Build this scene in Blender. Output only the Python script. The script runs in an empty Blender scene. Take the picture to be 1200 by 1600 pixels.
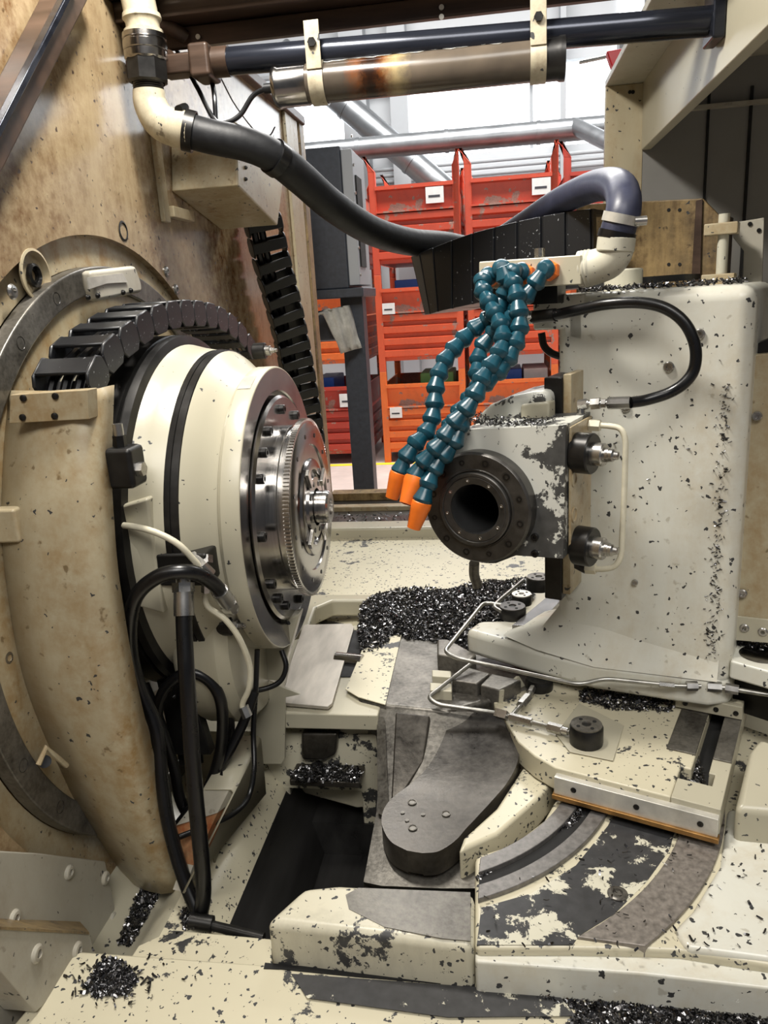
import bpy, bmesh, math, random
from mathutils import Vector, Matrix, noise
from math import sin, cos, pi, radians, sqrt, atan2
rnd = random.Random(7)
S = bpy.context.scene
COL = S.collection
V = Vector

# ---------------------------------------------------------------- camera
FPX = 1200.0
YAW, PITCH, ROLL = radians(9), radians(15.4), radians(3.5)
CAM = V((0, 0, 1.45))
FW = V((-sin(YAW)*cos(PITCH), cos(YAW)*cos(PITCH), -sin(PITCH)))
R0 = V((cos(YAW), sin(YAW), 0)); U0 = R0.cross(FW)
RT = cos(ROLL)*R0 - sin(ROLL)*U0
UP = cos(ROLL)*U0 + sin(ROLL)*R0
cd = bpy.data.cameras.new('camera'); co = bpy.data.objects.new('camera', cd); COL.objects.link(co)
M4 = Matrix((RT, UP, -FW)).transposed().to_4x4(); M4.translation = CAM
co.matrix_world = M4
cd.sensor_fit = 'VERTICAL'; cd.sensor_height = 36; cd.lens = 36*FPX/1600
cd.clip_start = 0.02; cd.clip_end = 100
S.camera = co

# ---------------------------------------------------------------- light and exposure
S.view_settings.view_transform = 'Standard'; S.view_settings.look = 'None'
S.view_settings.gamma = 1; S.view_settings.use_curve_mapping = False
S.view_settings.exposure = 0.15
W = bpy.data.worlds.new('hall_ambience'); S.world = W; W.use_nodes = True
W.node_tree.nodes['Background'].inputs[0].default_value = (0.86, 0.90, 1.0, 1)
W.node_tree.nodes['Background'].inputs[1].default_value = 0.10

def area(name, loc, target, sx, sy, power, col):
    l = bpy.data.lights.new(name, 'AREA'); l.shape = 'RECTANGLE'; l.size = sx; l.size_y = sy
    l.energy = power; l.color = col
    o = bpy.data.objects.new(name, l); COL.objects.link(o); o.location = loc
    o.rotation_euler = (V(target)-V(loc)).to_track_quat('-Z', 'Y').to_euler()
    return o
area('machine_work_light', (-0.31, 0.95, 2.28), (-0.02, 1.15, 0.95), 0.26, 0.12, 17, (1.0, 0.95, 0.87))
area('hall_fill', (0.6, -1.6, 4.2), (0.0, 1.2, 0.9), 2.4, 1.2, 105, (1.0, 0.97, 0.92))  # unseen lamp behind the camera, added as fill for camera-facing surfaces
area('hall_fill', (0.0, 6.2, 5.6), (0, 6.6, 0.5), 5.0, 1.6, 620, (1.0, 0.98, 0.95))  # unseen lamp added high over the crates to fill the back hall

# ---------------------------------------------------------------- pixel rays meeting real planes
def ray(px, py): return FW + RT*((px-600)/FPX) - UP*((py-800)/FPX)
def PN(px, py, n, d):
    r = ray(px, py); n = V(n); return CAM + r*((d-n.dot(CAM))/n.dot(r))
def PX(px, py, x): return PN(px, py, (1, 0, 0), x)
def PY(px, py, y): return PN(px, py, (0, 1, 0), y)
def PZ(px, py, z): return PN(px, py, (0, 0, 1), z)
TH = radians(22)
EX = V((cos(TH), -sin(TH), 0)); EY = V((sin(TH), cos(TH), 0)); EZ = V((0, 0, 1))
def PD(px, py, v): return PN(px, py, EY, v)       # plane facing the column front
def PU(px, py, u): return PN(px, py, EX, u)
def CL(u, v, z): return EX*u + EY*v + EZ*z        # column frame to world
def LOC(p): return (p.dot(EX), p.dot(EY), p.z)

# ---------------------------------------------------------------- mesh builder
WL = {}
def frame(axis):
    a = V(axis).normalized()
    h = V((0, 0, 1)) if abs(a.z) < 0.9 else V((1, 0, 0))
    x = h.cross(a).normalized(); y = a.cross(x)
    return x, y, a
def spline(pts, n=8):
    pts = [V(p) for p in pts]
    if len(pts) < 3: return pts
    out = []
    P = [pts[0]*2-pts[1]] + pts + [pts[-1]*2-pts[-2]]
    for i in range(1, len(P)-2):
        p0, p1, p2, p3 = P[i-1:i+3]
        for k in range(n):
            t = k/n
            out.append(0.5*((2*p1)+(p2-p0)*t+(2*p0-5*p1+4*p2-p3)*t*t+(3*p1-p0-3*p2+p3)*t**3))
    out.append(pts[-1]); return out
class MB:
    def __init__(s): s.bm = bmesh.new()
    def face(s, pts):
        try: return s.bm.faces.new([s.bm.verts.new(p) for p in pts])
        except ValueError: return None
    def prism(s, pts, vec, scale=1.0):
        pts = [V(p) for p in pts]; vec = V(vec); c = sum(pts, V((0, 0, 0)))/len(pts)
        a = [s.bm.verts.new(p) for p in pts]
        b = [s.bm.verts.new(c+(p-c)*scale+vec) for p in pts]
        s.bm.faces.new(a); s.bm.faces.new(b[::-1])
        n = len(pts)
        for i in range(n): s.bm.faces.new((a[i], a[(i+1) % n], b[(i+1) % n], b[i]))
        return s
    def boxf(s, o, dx, dy, dz):
        o, dx, dy, dz = V(o), V(dx), V(dy), V(dz)
        return s.prism([o, o+dx, o+dx+dy, o+dy], dz)
    def bx(s, lo, hi):
        lo, hi = V(lo), V(hi); d = hi-lo
        return s.boxf(lo, (d.x, 0, 0), (0, d.y, 0), (0, 0, d.z))
    def cb(s, u0, u1, v0, v1, z0, z1):
        return s.boxf(CL(u0, v0, z0), EX*(u1-u0), EY*(v1-v0), EZ*(z1-z0))
    def loft(s, rows, closed=False, cap=False):
        R = [[s.bm.verts.new(p) for p in r] for r in rows]
        m = len(rows[0])
        for i in range(len(R)-1):
            for j in range(m if closed else m-1):
                k = (j+1) % m
                try: s.bm.faces.new((R[i][j], R[i][k], R[i+1][k], R[i+1][j]))
                except ValueError: pass
        if cap:
            s.bm.faces.new(R[0][::-1]); s.bm.faces.new(R[-1])
        return s
    def tube(s, path, r, n=12, smooth=8, cap=True):
        pts = spline(path, smooth) if smooth else [V(p) for p in path]
        rows = []; prev = None
        for i, p in enumerate(pts):
            t = (pts[min(i+1, len(pts)-1)]-pts[max(i-1, 0)]).normalized()
            if prev is None: x, y, _ = frame(t)
            else:
                x = (prev-t*prev.dot(t)).normalized(); y = t.cross(x)
            prev = x
            rr = r(i/(len(pts)-1)) if callable(r) else r
            rows.append([p+(x*cos(2*pi*k/n)+y*sin(2*pi*k/n))*rr for k in range(n)])
        return s.loft(rows, True, cap)
    def lathe(s, prof, o, axis, n=48, a0=0, a1=2*pi):
        x, y, a = frame(axis); o = V(o); full = abs(a1-a0-2*pi) < 1e-6
        rows = []
        for r, h in prof:
            rows.append([o+a*h+(x*cos(a0+(a1-a0)*k/n)+y*sin(a0+(a1-a0)*k/n))*max(r, 1e-5) for k in range(n if full else n+1)])
        s.loft(rows, full, False)
        return s
    def cyl(s, p0, p1, r, n=24, r1=None):
        p0, p1 = V(p0), V(p1); h = (p1-p0).length
        x, y, a = frame(p1-p0); r1 = r if r1 is None else r1
        rows = [[p0+(x*cos(2*pi*k/n)+y*sin(2*pi*k/n))*r for k in range(n)],
                [p1+(x*cos(2*pi*k/n)+y*sin(2*pi*k/n))*r1 for k in range(n)]]
        return s.loft(rows, True, True)
    def disc_hole(s, c, axis, ro, ri, h, n=48):   # flat washer or ring
        return s.lathe([(ri, 0), (ro, 0), (ro, h), (ri, h), (ri, 0)], c, axis, n)
    def build(s, name, m, parent=None, bevel=0, seg=2, sharp=32, loc=None, subd=0):
        bm = s.bm
        bmesh.ops.remove_doubles(bm, verts=bm.verts, dist=1e-6)
        bmesh.ops.recalc_face_normals(bm, faces=bm.faces)
        ca = radians(sharp)
        for f in bm.faces: f.smooth = True
        if not bevel and not subd:
            for e in bm.edges:
                if len(e.link_faces) == 2 and e.calc_face_angle(0) > ca: e.smooth = False
        if parent is not None: w = WL[parent.name]
        elif loc is not None: w = V(loc)
        else:
            xs = [v.co for v in bm.verts]
            w = V(((min(p.x for p in xs)+max(p.x for p in xs))/2, (min(p.y for p in xs)+max(p.y for p in xs))/2, min(p.z for p in xs)))
        for v in bm.verts: v.co -= w
        me = bpy.data.meshes.new(name); bm.to_mesh(me); bm.free()
        me.materials.append(m)
        o = bpy.data.objects.new(name, me); COL.objects.link(o)
        if parent is not None: o.parent = parent
        else: o.location = w
        WL[o.name] = w.copy()
        if bevel:
            b = o.modifiers.new('bevel', 'BEVEL'); b.width = bevel; b.segments = seg
            b.limit_method = 'ANGLE'; b.angle_limit = radians(35); b.harden_normals = True
        if subd:
            b = o.modifiers.new('subd', 'SUBSURF'); b.levels = subd; b.render_levels = subd
        return o
def tag(o, label=None, cat=None, group=None, kind=None):
    if label: o['label'] = label
    if cat: o['category'] = cat
    if group: o['group'] = group
    if kind: o['kind'] = kind
    return o
def thing(name, label, cat, loc, group=None):
    o = bpy.data.objects.new(name, None); COL.objects.link(o); o.location = loc
    o.empty_display_size = 0.02
    WL[o.name] = V(loc); return tag(o, label, cat, group)
def dup(o, parent=None, **kw):
    c = o.copy(); COL.objects.link(c)
    if parent is not None: c.parent = parent
    for ch in o.children: dup(ch, c)
    WL[c.name] = WL[o.name].copy()
    return c
def put(src, parent, mat4, name=None):     # a copy of a part set somewhere on its thing
    c = src.copy(); COL.objects.link(c); c.parent = parent; c.matrix_local = mat4
    return c
def basis(o, x, y, z):
    m = Matrix((x, y, z)).transposed().to_4x4(); m.translation = o; return m

# ---------------------------------------------------------------- materials
def newmat(name):
    m = bpy.data.materials.new(name); m.use_nodes = True
    nt = m.node_tree; b = nt.nodes['Principled BSDF']
    return m, nt, b
class N:
    def __init__(s, nt): s.nt = nt; s.tc = nt.nodes.new('ShaderNodeTexCoord').outputs['Object']
    def map(s, scale=(1, 1, 1), rot=(0, 0, 0), loc=(0, 0, 0)):
        n = s.nt.nodes.new('ShaderNodeMapping'); n.inputs['Scale'].default_value = scale
        n.inputs['Rotation'].default_value = rot; n.inputs['Location'].default_value = loc
        s.nt.links.new(s.tc, n.inputs['Vector']); return n.outputs[0]
    def noise(s, scale, detail=4, rough=0.55, vec=None, dist=0):
        n = s.nt.nodes.new('ShaderNodeTexNoise'); n.inputs['Scale'].default_value = scale
        n.inputs['Detail'].default_value = detail; n.inputs['Roughness'].default_value = rough
        n.inputs['Distortion'].default_value = dist
        s.nt.links.new(vec if vec is not None else s.tc, n.inputs['Vector']); return n.outputs['Fac']
    def noisec(s, scale, vec=None):
        n = s.nt.nodes.new('ShaderNodeTexNoise'); n.inputs['Scale'].default_value = scale
        n.inputs['Detail'].default_value = 2
        s.nt.links.new(vec if vec is not None else s.tc, n.inputs['Vector']); return n.outputs['Color']
    def voro(s, scale, vec=None, rand=1.0):
        n = s.nt.nodes.new('ShaderNodeTexVoronoi'); n.inputs['Scale'].default_value = scale
        n.inputs['Randomness'].default_value = rand
        s.nt.links.new(vec if vec is not None else s.tc, n.inputs['Vector']); return n.outputs['Distance'], n.outputs['Color']
    def ramp(s, fac, a, b, ca=(0, 0, 0, 1), cb=(1, 1, 1, 1)):
        n = s.nt.nodes.new('ShaderNodeValToRGB'); e = n.color_ramp.elements
        e[0].position = a; e[1].position = b; e[0].color = ca; e[1].color = cb
        s.nt.links.new(fac, n.inputs[0]); return n.outputs[0]
    def math(s, op, a, b=None):
        n = s.nt.nodes.new('ShaderNodeMath'); n.operation = op
        for i, x in enumerate((a, b)):
            if x is None: continue
            if isinstance(x, (int, float)): n.inputs[i].default_value = x
            else: s.nt.links.new(x, n.inputs[i])
        return n.outputs[0]
    def mix(s, fac, a, b):
        n = s.nt.nodes.new('ShaderNodeMix'); n.data_type = 'RGBA'
        for i, x in ((0, fac), (6, a), (7, b)):
            if isinstance(x, (int, float)): n.inputs[i].default_value = x
            elif isinstance(x, tuple): n.inputs[i].default_value = x if len(x) == 4 else (*x, 1)
            else: s.nt.links.new(x, n.inputs[i])
        return n.outputs[2]
    def vadd(s, a, b, k):
        n = s.nt.nodes.new('ShaderNodeVectorMath'); n.operation = 'MULTIPLY_ADD'
        s.nt.links.new(b, n.inputs[0]); n.inputs[1].default_value = (k, k, k); s.nt.links.new(a, n.inputs[2])
        return n.outputs[0]
    def bump(s, h, strength, dist, b):
        n = s.nt.nodes.new('ShaderNodeBump'); n.inputs['Strength'].default_value = strength; n.inputs['Distance'].default_value = dist
        s.nt.links.new(h, n.inputs['Height']); s.nt.links.new(n.outputs[0], b.inputs['Normal'])
    def to(s, out, b, name): s.nt.links.new(out, b.inputs[name])

def plain(name, col, rough=0.5, metal=0.0, var=0.12, nscale=30, bump=0.0, spec=0.5, stretch=None, dirt=0.0):
    m, nt, b = newmat(name); n = N(nt)
    vec = n.map(stretch) if stretch else None
    f = n.noise(nscale, 5, 0.6, vec)
    lo = tuple(c*(1-var) for c in col); hi = tuple(min(1, c*(1+var)) for c in col)
    c = n.mix(n.ramp(f, 0.3, 0.7), lo, hi)
    if dirt:
        d = n.ramp(n.noise(9, 6, 0.65), 0.5, 0.72)
        c = n.mix(n.math('MULTIPLY', d, dirt), c, (0.035, 0.03, 0.025))
    n.to(c, b, 'Base Color')
    b.inputs['Metallic'].default_value = metal
    rr = n.mix(n.ramp(f, 0.2, 0.8), (rough*0.8,)*3, (min(1, rough*1.2),)*3); n.to(rr, b, 'Roughness')
    b.inputs['Specular IOR Level'].default_value = spec
    if bump: n.bump(f, bump, 0.002, b)
    return m
def paint(name, col, rough=0.35, flecks=0.0, fscale=90, chips=0.0, cscale=14, stain=0.0, scol=(0.33, 0.2, 0.08), sscale=(3, 3, 0.7),
          sthr=0.5, chipcol=(0.035, 0.035, 0.035), grime=0.0, bump=0.15, wear=None):
    m, nt, b = newmat(name); n = N(nt)
    c = n.mix(n.ramp(n.noise(4, 4), 0.3, 0.7), tuple(x*0.93 for x in col), tuple(min(1, x*1.04) for x in col))
    dirtm = None
    if stain:
        s1 = n.ramp(n.noise(2.2, 7, 0.68, n.map(sscale), 0.6), sthr-0.13, sthr+0.2)
        s2 = n.ramp(n.noise(42, 5, 0.7), 0.28, 0.62)
        s3 = n.math('MULTIPLY', n.math('MULTIPLY', s1, s2), stain)
        c = n.mix(s3, c, scol)
        s4 = n.ramp(n.noise(60, 3, 0.5), 0.66, 0.72)
        c = n.mix(n.math('MULTIPLY', s4, stain*0.7), c, tuple(x*0.4 for x in scol))
    if grime:
        g = n.ramp(n.noise(5, 8, 0.72, n.map((1.6, 1.6, 0.5))), 0.46, 0.7)
        c = n.mix(n.math('MULTIPLY', g, grime), c, (0.07, 0.06, 0.045))
    mask = None
    if flecks:
        vec = n.vadd(n.tc, n.noisec(140), 0.012)
        d, cc = n.voro(fscale, vec)
        sep = nt.nodes.new('ShaderNodeSeparateColor'); nt.links.new(cc, sep.inputs[0])
        den = n.math('MULTIPLY', n.math('ADD', n.noise(6, 5, 0.6), -0.5), 0.9)
        sel = n.math('GREATER_THAN', n.math('ADD', sep.outputs[0], den), 1.0-flecks*0.62)
        size = n.math('ADD', n.math('MULTIPLY', n.math('POWER', sep.outputs[1], 2.0), 0.34), 0.10)
        mask = n.math('MULTIPLY', sel, n.math('LESS_THAN', d, size))
    if chips:
        a = n.noise(cscale, 10, 0.72, None, 0.3); a2 = n.noise(cscale*0.25, 3, 0.5)
        t = n.math('ADD', n.math('MULTIPLY', a, 0.62), n.math('MULTIPLY', a2, 0.38))
        k = n.ramp(t, 0.62-chips*0.2, 0.628-chips*0.2)
        mask = k if mask is None else n.math('MAXIMUM', mask, k)
    r = (rough,)*3
    if mask is not None:
        cv = n.mix(n.noise(70, 4), tuple(x*0.5 for x in chipcol), tuple(min(1, x*2.0) for x in chipcol))
        c = n.mix(mask, c, cv)
        r = n.mix(mask, r, (0.45,)*3)
        n.to(r, b, 'Roughness')
    else: b.inputs['Roughness'].default_value = rough
    n.to(c, b, 'Base Color')
    h = n.noise(160, 2, 0.5)
    if mask is not None: h = n.math('ADD', n.math('MULTIPLY', h, 0.4), n.math('MULTIPLY', mask, -0.8))
    n.bump(h, bump, 0.0012, b)
    return m
def castmetal(name, dark, light, rough=0.36, scale=7, metal=0.6, thr=0.5):
    m, nt, b = newmat(name); n = N(nt)
    big = n.noise(scale, 9, 0.68, None, 0.4); fine = n.noise(scale*18, 4, 0.6)
    f = n.math('ADD', n.math('MULTIPLY', big, 0.72), n.math('MULTIPLY', fine, 0.28))
    c = n.mix(n.ramp(f, thr-0.12, thr+0.16), dark, light)
    sp = n.ramp(n.noise(scale*9, 6, 0.7), 0.64, 0.68)
    c = n.mix(n.math('MULTIPLY', sp, 0.6), c, tuple(x*0.35 for x in dark))
    n.to(c, b, 'Base Color'); b.inputs['Metallic'].default_value = metal
    n.to(n.mix(n.ramp(f, 0.3, 0.7), (rough*0.75,)*3, (min(1, rough*1.35),)*3), b, 'Roughness')
    n.bump(n.math('ADD', n.math('MULTIPLY', fine, 0.6), big), 0.3, 0.0015, b)
    return m
def emit(name, col, k):
    m, nt, b = newmat(name); b.inputs['Base Color'].default_value = (*col, 1)
    b.inputs['Emission Color'].default_value = (*col, 1); b.inputs['Emission Strength'].default_value = k
    return m
CREAM = (0.44, 0.41, 0.31)
M = {}
M['wall'] = paint('stained_wall_paint', (0.40, 0.31, 0.185), 0.2, flecks=0.1, fscale=150, stain=1.0, scol=(0.13, 0.06, 0.02), sscale=(3.0, 3.0, 0.4), sthr=0.44, chipcol=(0.05, 0.03, 0.02), bump=0.08)
M['cream'] = paint('cream_paint', CREAM, 0.33, flecks=0.14, fscale=130)
M['creamstain'] = paint('cream_paint_yellowed', (0.45, 0.395, 0.27), 0.36, flecks=0.12, fscale=140, stain=1.0, scol=(0.27, 0.155, 0.045), sscale=(3, 3, 1), sthr=0.47)
M['column'] = paint('column_paint', (0.66, 0.655, 0.58), 0.27, flecks=0.36, fscale=115, stain=0.5, scol=(0.42, 0.30, 0.13), sscale=(3, 3, 1.0), sthr=0.56)
M['speck'] = paint('speckled_cream_paint', (0.57, 0.525, 0.385), 0.33, flecks=1.05, fscale=125, chips=0.16, cscale=30)
M['worn'] = paint('worn_cream_paint', (0.58, 0.545, 0.42), 0.35, flecks=0.9, fscale=125, chips=0.34, cscale=46, grime=0.35)
M['peel'] = paint('peeled_cream_paint', (0.60, 0.575, 0.46), 0.35, flecks=0.4, fscale=80, chips=0.74, cscale=22, chipcol=(0.03, 0.03, 0.031))
M['head'] = paint('chipped_head_paint', (0.62, 0.62, 0.56), 0.36, flecks=0.3, fscale=110, chips=0.62, cscale=24, chipcol=(0.05, 0.05, 0.048))
M['rust'] = paint('rust_stained_paint', (0.40, 0.28, 0.125), 0.4, flecks=0.2, fscale=140, stain=1.0, scol=(0.07, 0.035, 0.012), sscale=(12, 12, 0.9), sthr=0.45, grime=0.8)
M['greysheet'] = paint('grey_beige_sheet_paint', (0.42, 0.40, 0.335), 0.4, flecks=0.08, fscale=150, stain=0.45, scol=(0.2, 0.12, 0.05), sthr=0.54)
M['shadedsheet'] = plain('shade_toned_sheet', (0.24, 0.235, 0.22), 0.5, 0, 0.08, 6)  # beige back panel toned dark, enclosure shadow put into its colour
M['beam'] = plain('oily_brown_beam', (0.06, 0.036, 0.024), 0.42, 0.2, 0.5, 5, 0.2, stretch=(0.6, 6, 6))
M['rail'] = plain('black_round_rail', (0.022, 0.025, 0.035), 0.2, 0.5, 0.4, 12, stretch=(0.5, 6, 6))
M['cast'] = castmetal('dark_cast_iron', (0.024, 0.021, 0.017), (0.10, 0.09, 0.076), 0.3, 5)
M['castlight'] = castmetal('worn_cast_iron', (0.055, 0.05, 0.043), (0.25, 0.235, 0.205), 0.36, 9)
M['pit'] = plain('oily_black_pit', (0.03, 0.029, 0.028), 0.3, 0.4, 0.5, 4, stretch=(6, 0.7, 3))
M['guide'] = plain('scraped_guideway', (0.21, 0.20, 0.19), 0.48, 0.6, 0.3, 130, 0.15)
M['guidebrown'] = plain('scraped_brownish_guideway', (0.25, 0.225, 0.2), 0.5, 0.55, 0.35, 120, 0.15)
M['steel'] = plain('turned_steel', (0.58, 0.56, 0.53), 0.2, 1.0, 0.14, 60, stretch=(8, 0.2, 0.2))
M['steelring'] = plain('polished_ring_steel', (0.30, 0.285, 0.27), 0.2, 1.0, 0.25, 20)
M['fit'] = plain('zinc_fitting', (0.44, 0.43, 0.41), 0.28, 0.95, 0.2, 40)
M['tubesteel'] = plain('bent_steel_tube', (0.36, 0.35, 0.32), 0.34, 0.85, 0.3, 60)
M['blacksteel'] = plain('blackened_steel', (0.03, 0.029, 0.028), 0.34, 0.7, 0.35, 25)
M['discdark'] = plain('dark_flange_steel', (0.085, 0.081, 0.075), 0.36, 0.75, 0.3, 45)
M['bolt'] = plain('black_bolt', (0.035, 0.034, 0.033), 0.3, 0.8, 0.2, 60)
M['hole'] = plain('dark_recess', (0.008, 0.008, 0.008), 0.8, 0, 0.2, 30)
M['rubber'] = plain('black_rubber', (0.004, 0.004, 0.0045), 0.3, 0, 0.3, 50, 0.1)
M['hose'] = plain('wrapped_dark_hose', (0.009, 0.0095, 0.011), 0.5, 0, 0.25, 60, 0.2, spec=0.35)
M['bluehose'] = plain('blue_grey_hose', (0.036, 0.04, 0.07), 0.42, 0, 0.2, 60, 0.15)
M['plastic'] = plain('black_plastic', (0.007, 0.0075, 0.009), 0.36, 0, 0.25, 30)
M['chainlink'] = paint('oily_black_plastic', (0.009, 0.010, 0.012), 0.36, flecks=0.1, fscale=300, chipcol=(0.2, 0.21, 0.22))
M['loc'] = plain('teal_blue_plastic', (0.006, 0.055, 0.082), 0.3, 0, 0.35, 25, dirt=0.4)
M['orange'] = plain('orange_plastic', (0.80, 0.17, 0.015), 0.38, 0, 0.12, 30, dirt=0.2)
M['whitepipe'] = paint('off_white_plastic', (0.56, 0.54, 0.44), 0.36, flecks=0.2, fscale=160, stain=0.4, scol=(0.25, 0.17, 0.08), sscale=(6, 6, 6), sthr=0.6)
M['dirtypipe'] = paint('dirty_white_pipe', (0.50, 0.45, 0.33), 0.38, flecks=0.25, fscale=80, stain=0.9, scol=(0.13, 0.09, 0.05), sscale=(7, 7, 5), sthr=0.55)
M['creamtube'] = plain('cream_painted_tube', (0.66, 0.62, 0.48), 0.4, 0, 0.12, 40)
M['brass'] = plain('brass_wiper', (0.36, 0.2, 0.07), 0.45, 0.8, 0.25, 40)
M['alu'] = plain('bright_strip', (0.62, 0.60, 0.54), 0.35, 0.4, 0.15, 30, dirt=0.4)
M['duct'] = plain('galvanised_duct', (0.30, 0.315, 0.33), 0.34, 0.8, 0.12, 6)
M['hallwhite'] = plain('white_wall_cladding', (0.52, 0.54, 0.56), 0.6, 0, 0.03, 3)
M['hallgrey'] = plain('pale_grey_steelwork', (0.36, 0.38, 0.40), 0.5, 0, 0.05, 3)
M['floor'] = plain('worn_concrete_floor', (0.50, 0.42, 0.38), 0.55, 0, 0.18, 3, 0.05)
M['yellow'] = plain('yellow_floor_paint', (0.80, 0.60, 0.03), 0.5, 0, 0.1, 5)
M['sky'] = emit('daylit_window', (0.93, 0.97, 1.0), 3.2)
M['navy'] = plain('dark_navy_cabinet', (0.035, 0.042, 0.055), 0.45, 0.1, 0.2, 60)
M['rag'] = plain('grey_rag', (0.42, 0.41, 0.37), 0.9, 0, 0.25, 25)
M['red'] = plain('red_paint', (0.60, 0.02, 0.03), 0.4, 0, 0.1, 20)
M['blueplastic'] = plain('blue_tray', (0.02, 0.10, 0.45), 0.4, 0, 0.1, 10)
M['greenplastic'] = plain('green_tray', (0.16, 0.36, 0.10), 0.5, 0, 0.1, 10)
M['label'] = plain('white_sticker', (0.78, 0.78, 0.76), 0.6, 0, 0.05, 30)
M['ink'] = plain('dark_print', (0.05, 0.05, 0.06), 0.6, 0, 0.05, 30)
M['chip'] = plain('steel_swarf', (0.13, 0.128, 0.13), 0.22, 0.95, 0.6, 90)
M['rustyellow'] = paint('rusty_sheet_paint', (0.40, 0.25, 0.12), 0.5, stain=1.0, scol=(0.28, 0.055, 0.01), sscale=(7, 7, 5), sthr=0.36, grime=0.5)
M['plate'] = plain('worn_plate', (0.45, 0.415, 0.36), 0.42, 0.45, 0.2, 9, stretch=(4, 1, 1))
for k, c in (('crate_red', (0.58, 0.075, 0.035)), ('crate_orange', (0.78, 0.17, 0.035)), ('crate_verm', (0.68, 0.105, 0.04)), ('crate_dark', (0.46, 0.05, 0.03))):
    M[k] = paint(k+'_paint', c, 0.45, flecks=0.12, fscale=16, chips=0.30, cscale=5, chipcol=(0.26, 0.15, 0.12), stain=0.3, scol=(0.2, 0.03, 0.02), sthr=0.55)
# lamp tube: dirty translucent acrylic
m, nt, b = newmat('sooty_acrylic'); n = N(nt)
sx = nt.nodes.new('ShaderNodeSeparateXYZ'); nt.links.new(n.tc, sx.inputs[0])
burn = n.ramp(n.math('ADD', n.math('ABSOLUTE', n.math('ADD', sx.outputs[0], 0.065)), n.math('MULTIPLY', n.noise(28, 5, 0.7), 0.08)), 0.05, 0.085, (1, 1, 1, 1), (0, 0, 0, 1))
c = n.mix(n.ramp(n.noise(7, 4), 0.35, 0.7), (0.06, 0.05, 0.04), (0.17, 0.135, 0.10))
c = n.mix(burn, c, (0.20, 0.06, 0.012))
burn2 = n.ramp(n.math('ADD', n.math('ABSOLUTE', n.math('ADD', sx.outputs[0], 0.068)), n.math('MULTIPLY', n.noise(34, 5, 0.7), 0.05)), 0.03, 0.05, (1, 1, 1, 1), (0, 0, 0, 1))
c = n.mix(burn2, c, (0.02, 0.008, 0.004))
spot = n.ramp(n.math('ADD', n.math('ABSOLUTE', n.math('ADD', sx.outputs[0], 0.028)), n.math('MULTIPLY', n.noise(30, 5, 0.7), 0.05)), 0.025, 0.045, (1, 1, 1, 1), (0, 0, 0, 1))
c = n.mix(n.math('MULTIPLY', spot, 0.7), c, (0.5, 0.4, 0.2))
n.to(c, b, 'Base Color'); b.inputs['Roughness'].default_value = 0.22
b.inputs['Transmission Weight'].default_value = 0.25; b.inputs['IOR'].default_value = 1.4
M['acrylic'] = m
M['tape'] = plain('pale_grease_strip', (0.55, 0.54, 0.49), 0.6, 0, 0.2, 40, 0.5)
# ================================================================ the hall behind the machine
def struct(o): o['kind'] = 'structure'; return o
struct(MB().bx((-9, -3, -0.1), (8, 10.4, 0)).build('floor', M['floor']))
WY = 10.0
# back wall with two window bands left open for the panes
wz0, wz1 = PY(820, 232, WY).z, PY(820, 100, WY).z
b = MB(); b.bx((-9, WY, 0), (8, WY+0.3, wz0)); b.bx((-9, WY, wz1), (8, WY+0.3, 6.0))
xs = [PY(480, 200, WY).x-1.2, PY(560, 150, WY).x, PY(640, 150, WY).x, PY(946, 150, WY).x+2]
b.bx((-9, WY, wz0), (xs[0], WY+0.3, wz1)); b.bx((xs[1], WY, wz0), (xs[2], WY+0.3, wz1)); b.bx((xs[3], WY, wz0), (8, WY+0.3, wz1))
struct(b.build('wall_back', M['hallwhite']))
struct(MB().bx((1.4, WY-0.02, 3.7), (7.5, WY-0.005, 5.0)).build('window_3', M['sky']))
for i, (a, c) in enumerate(((xs[0], xs[1]), (xs[2], xs[3]))):
    w = struct(MB().bx((a, WY+0.12, wz0), (c, WY+0.14, wz1)).build('window_%d' % (i+1), M['sky']))
    mb = MB(); k = 3 if i else 2
    for j in range(1, k):
        x = a+(c-a)*j/k; mb.bx((x-0.02, WY+0.06, wz0), (x+0.02, WY+0.11, wz1))
    mb.build('window_frame', M['hallgrey'], w)
# horizontal conduits below the window band
for j, py in enumerate((248, 258, 268)):
    p = PY(800, py, 9.8)
    tag(MB().cyl((-3.2, 9.8, p.z), (2.6, 9.8, p.z), 0.022, 10).build('conduit', M['hallgrey']),
        ['uppermost thin grey conduit on the wall under the bright window', 'middle thin grey conduit on the wall under the bright window', 'lowest thin grey conduit on the wall under the bright window'][j], 'conduit', 'conduits along the back wall')
for j, (px, lab) in enumerate(((556, 'pale grey steel wall post left of the diagonal duct'), (625, 'pale grey steel wall post behind the crossing of the ducts'), (880, 'thin grey steel post near the right end of the window'))):
    p = PY(px, 200, 9.7); wd = (0.14, 0.10, 0.03)[j]
    tag(MB().bx((p.x-wd, 9.7, 0), (p.x+wd, 9.95, 5.8)).build('wall_post', M['hallgrey']), lab, 'post', 'steel posts along the back wall')
p0, p1 = PY(690, 84, 9.6), PY(960, 62, 9.6)
tag(MB().cyl((-3, 9.6, p1.z), (3, 9.6, p1.z), 0.05, 10).build('roof_pipe', M['hallgrey']), 'grey pipe along the wall above the bright window, behind the lamp tube', 'pipe')
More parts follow.
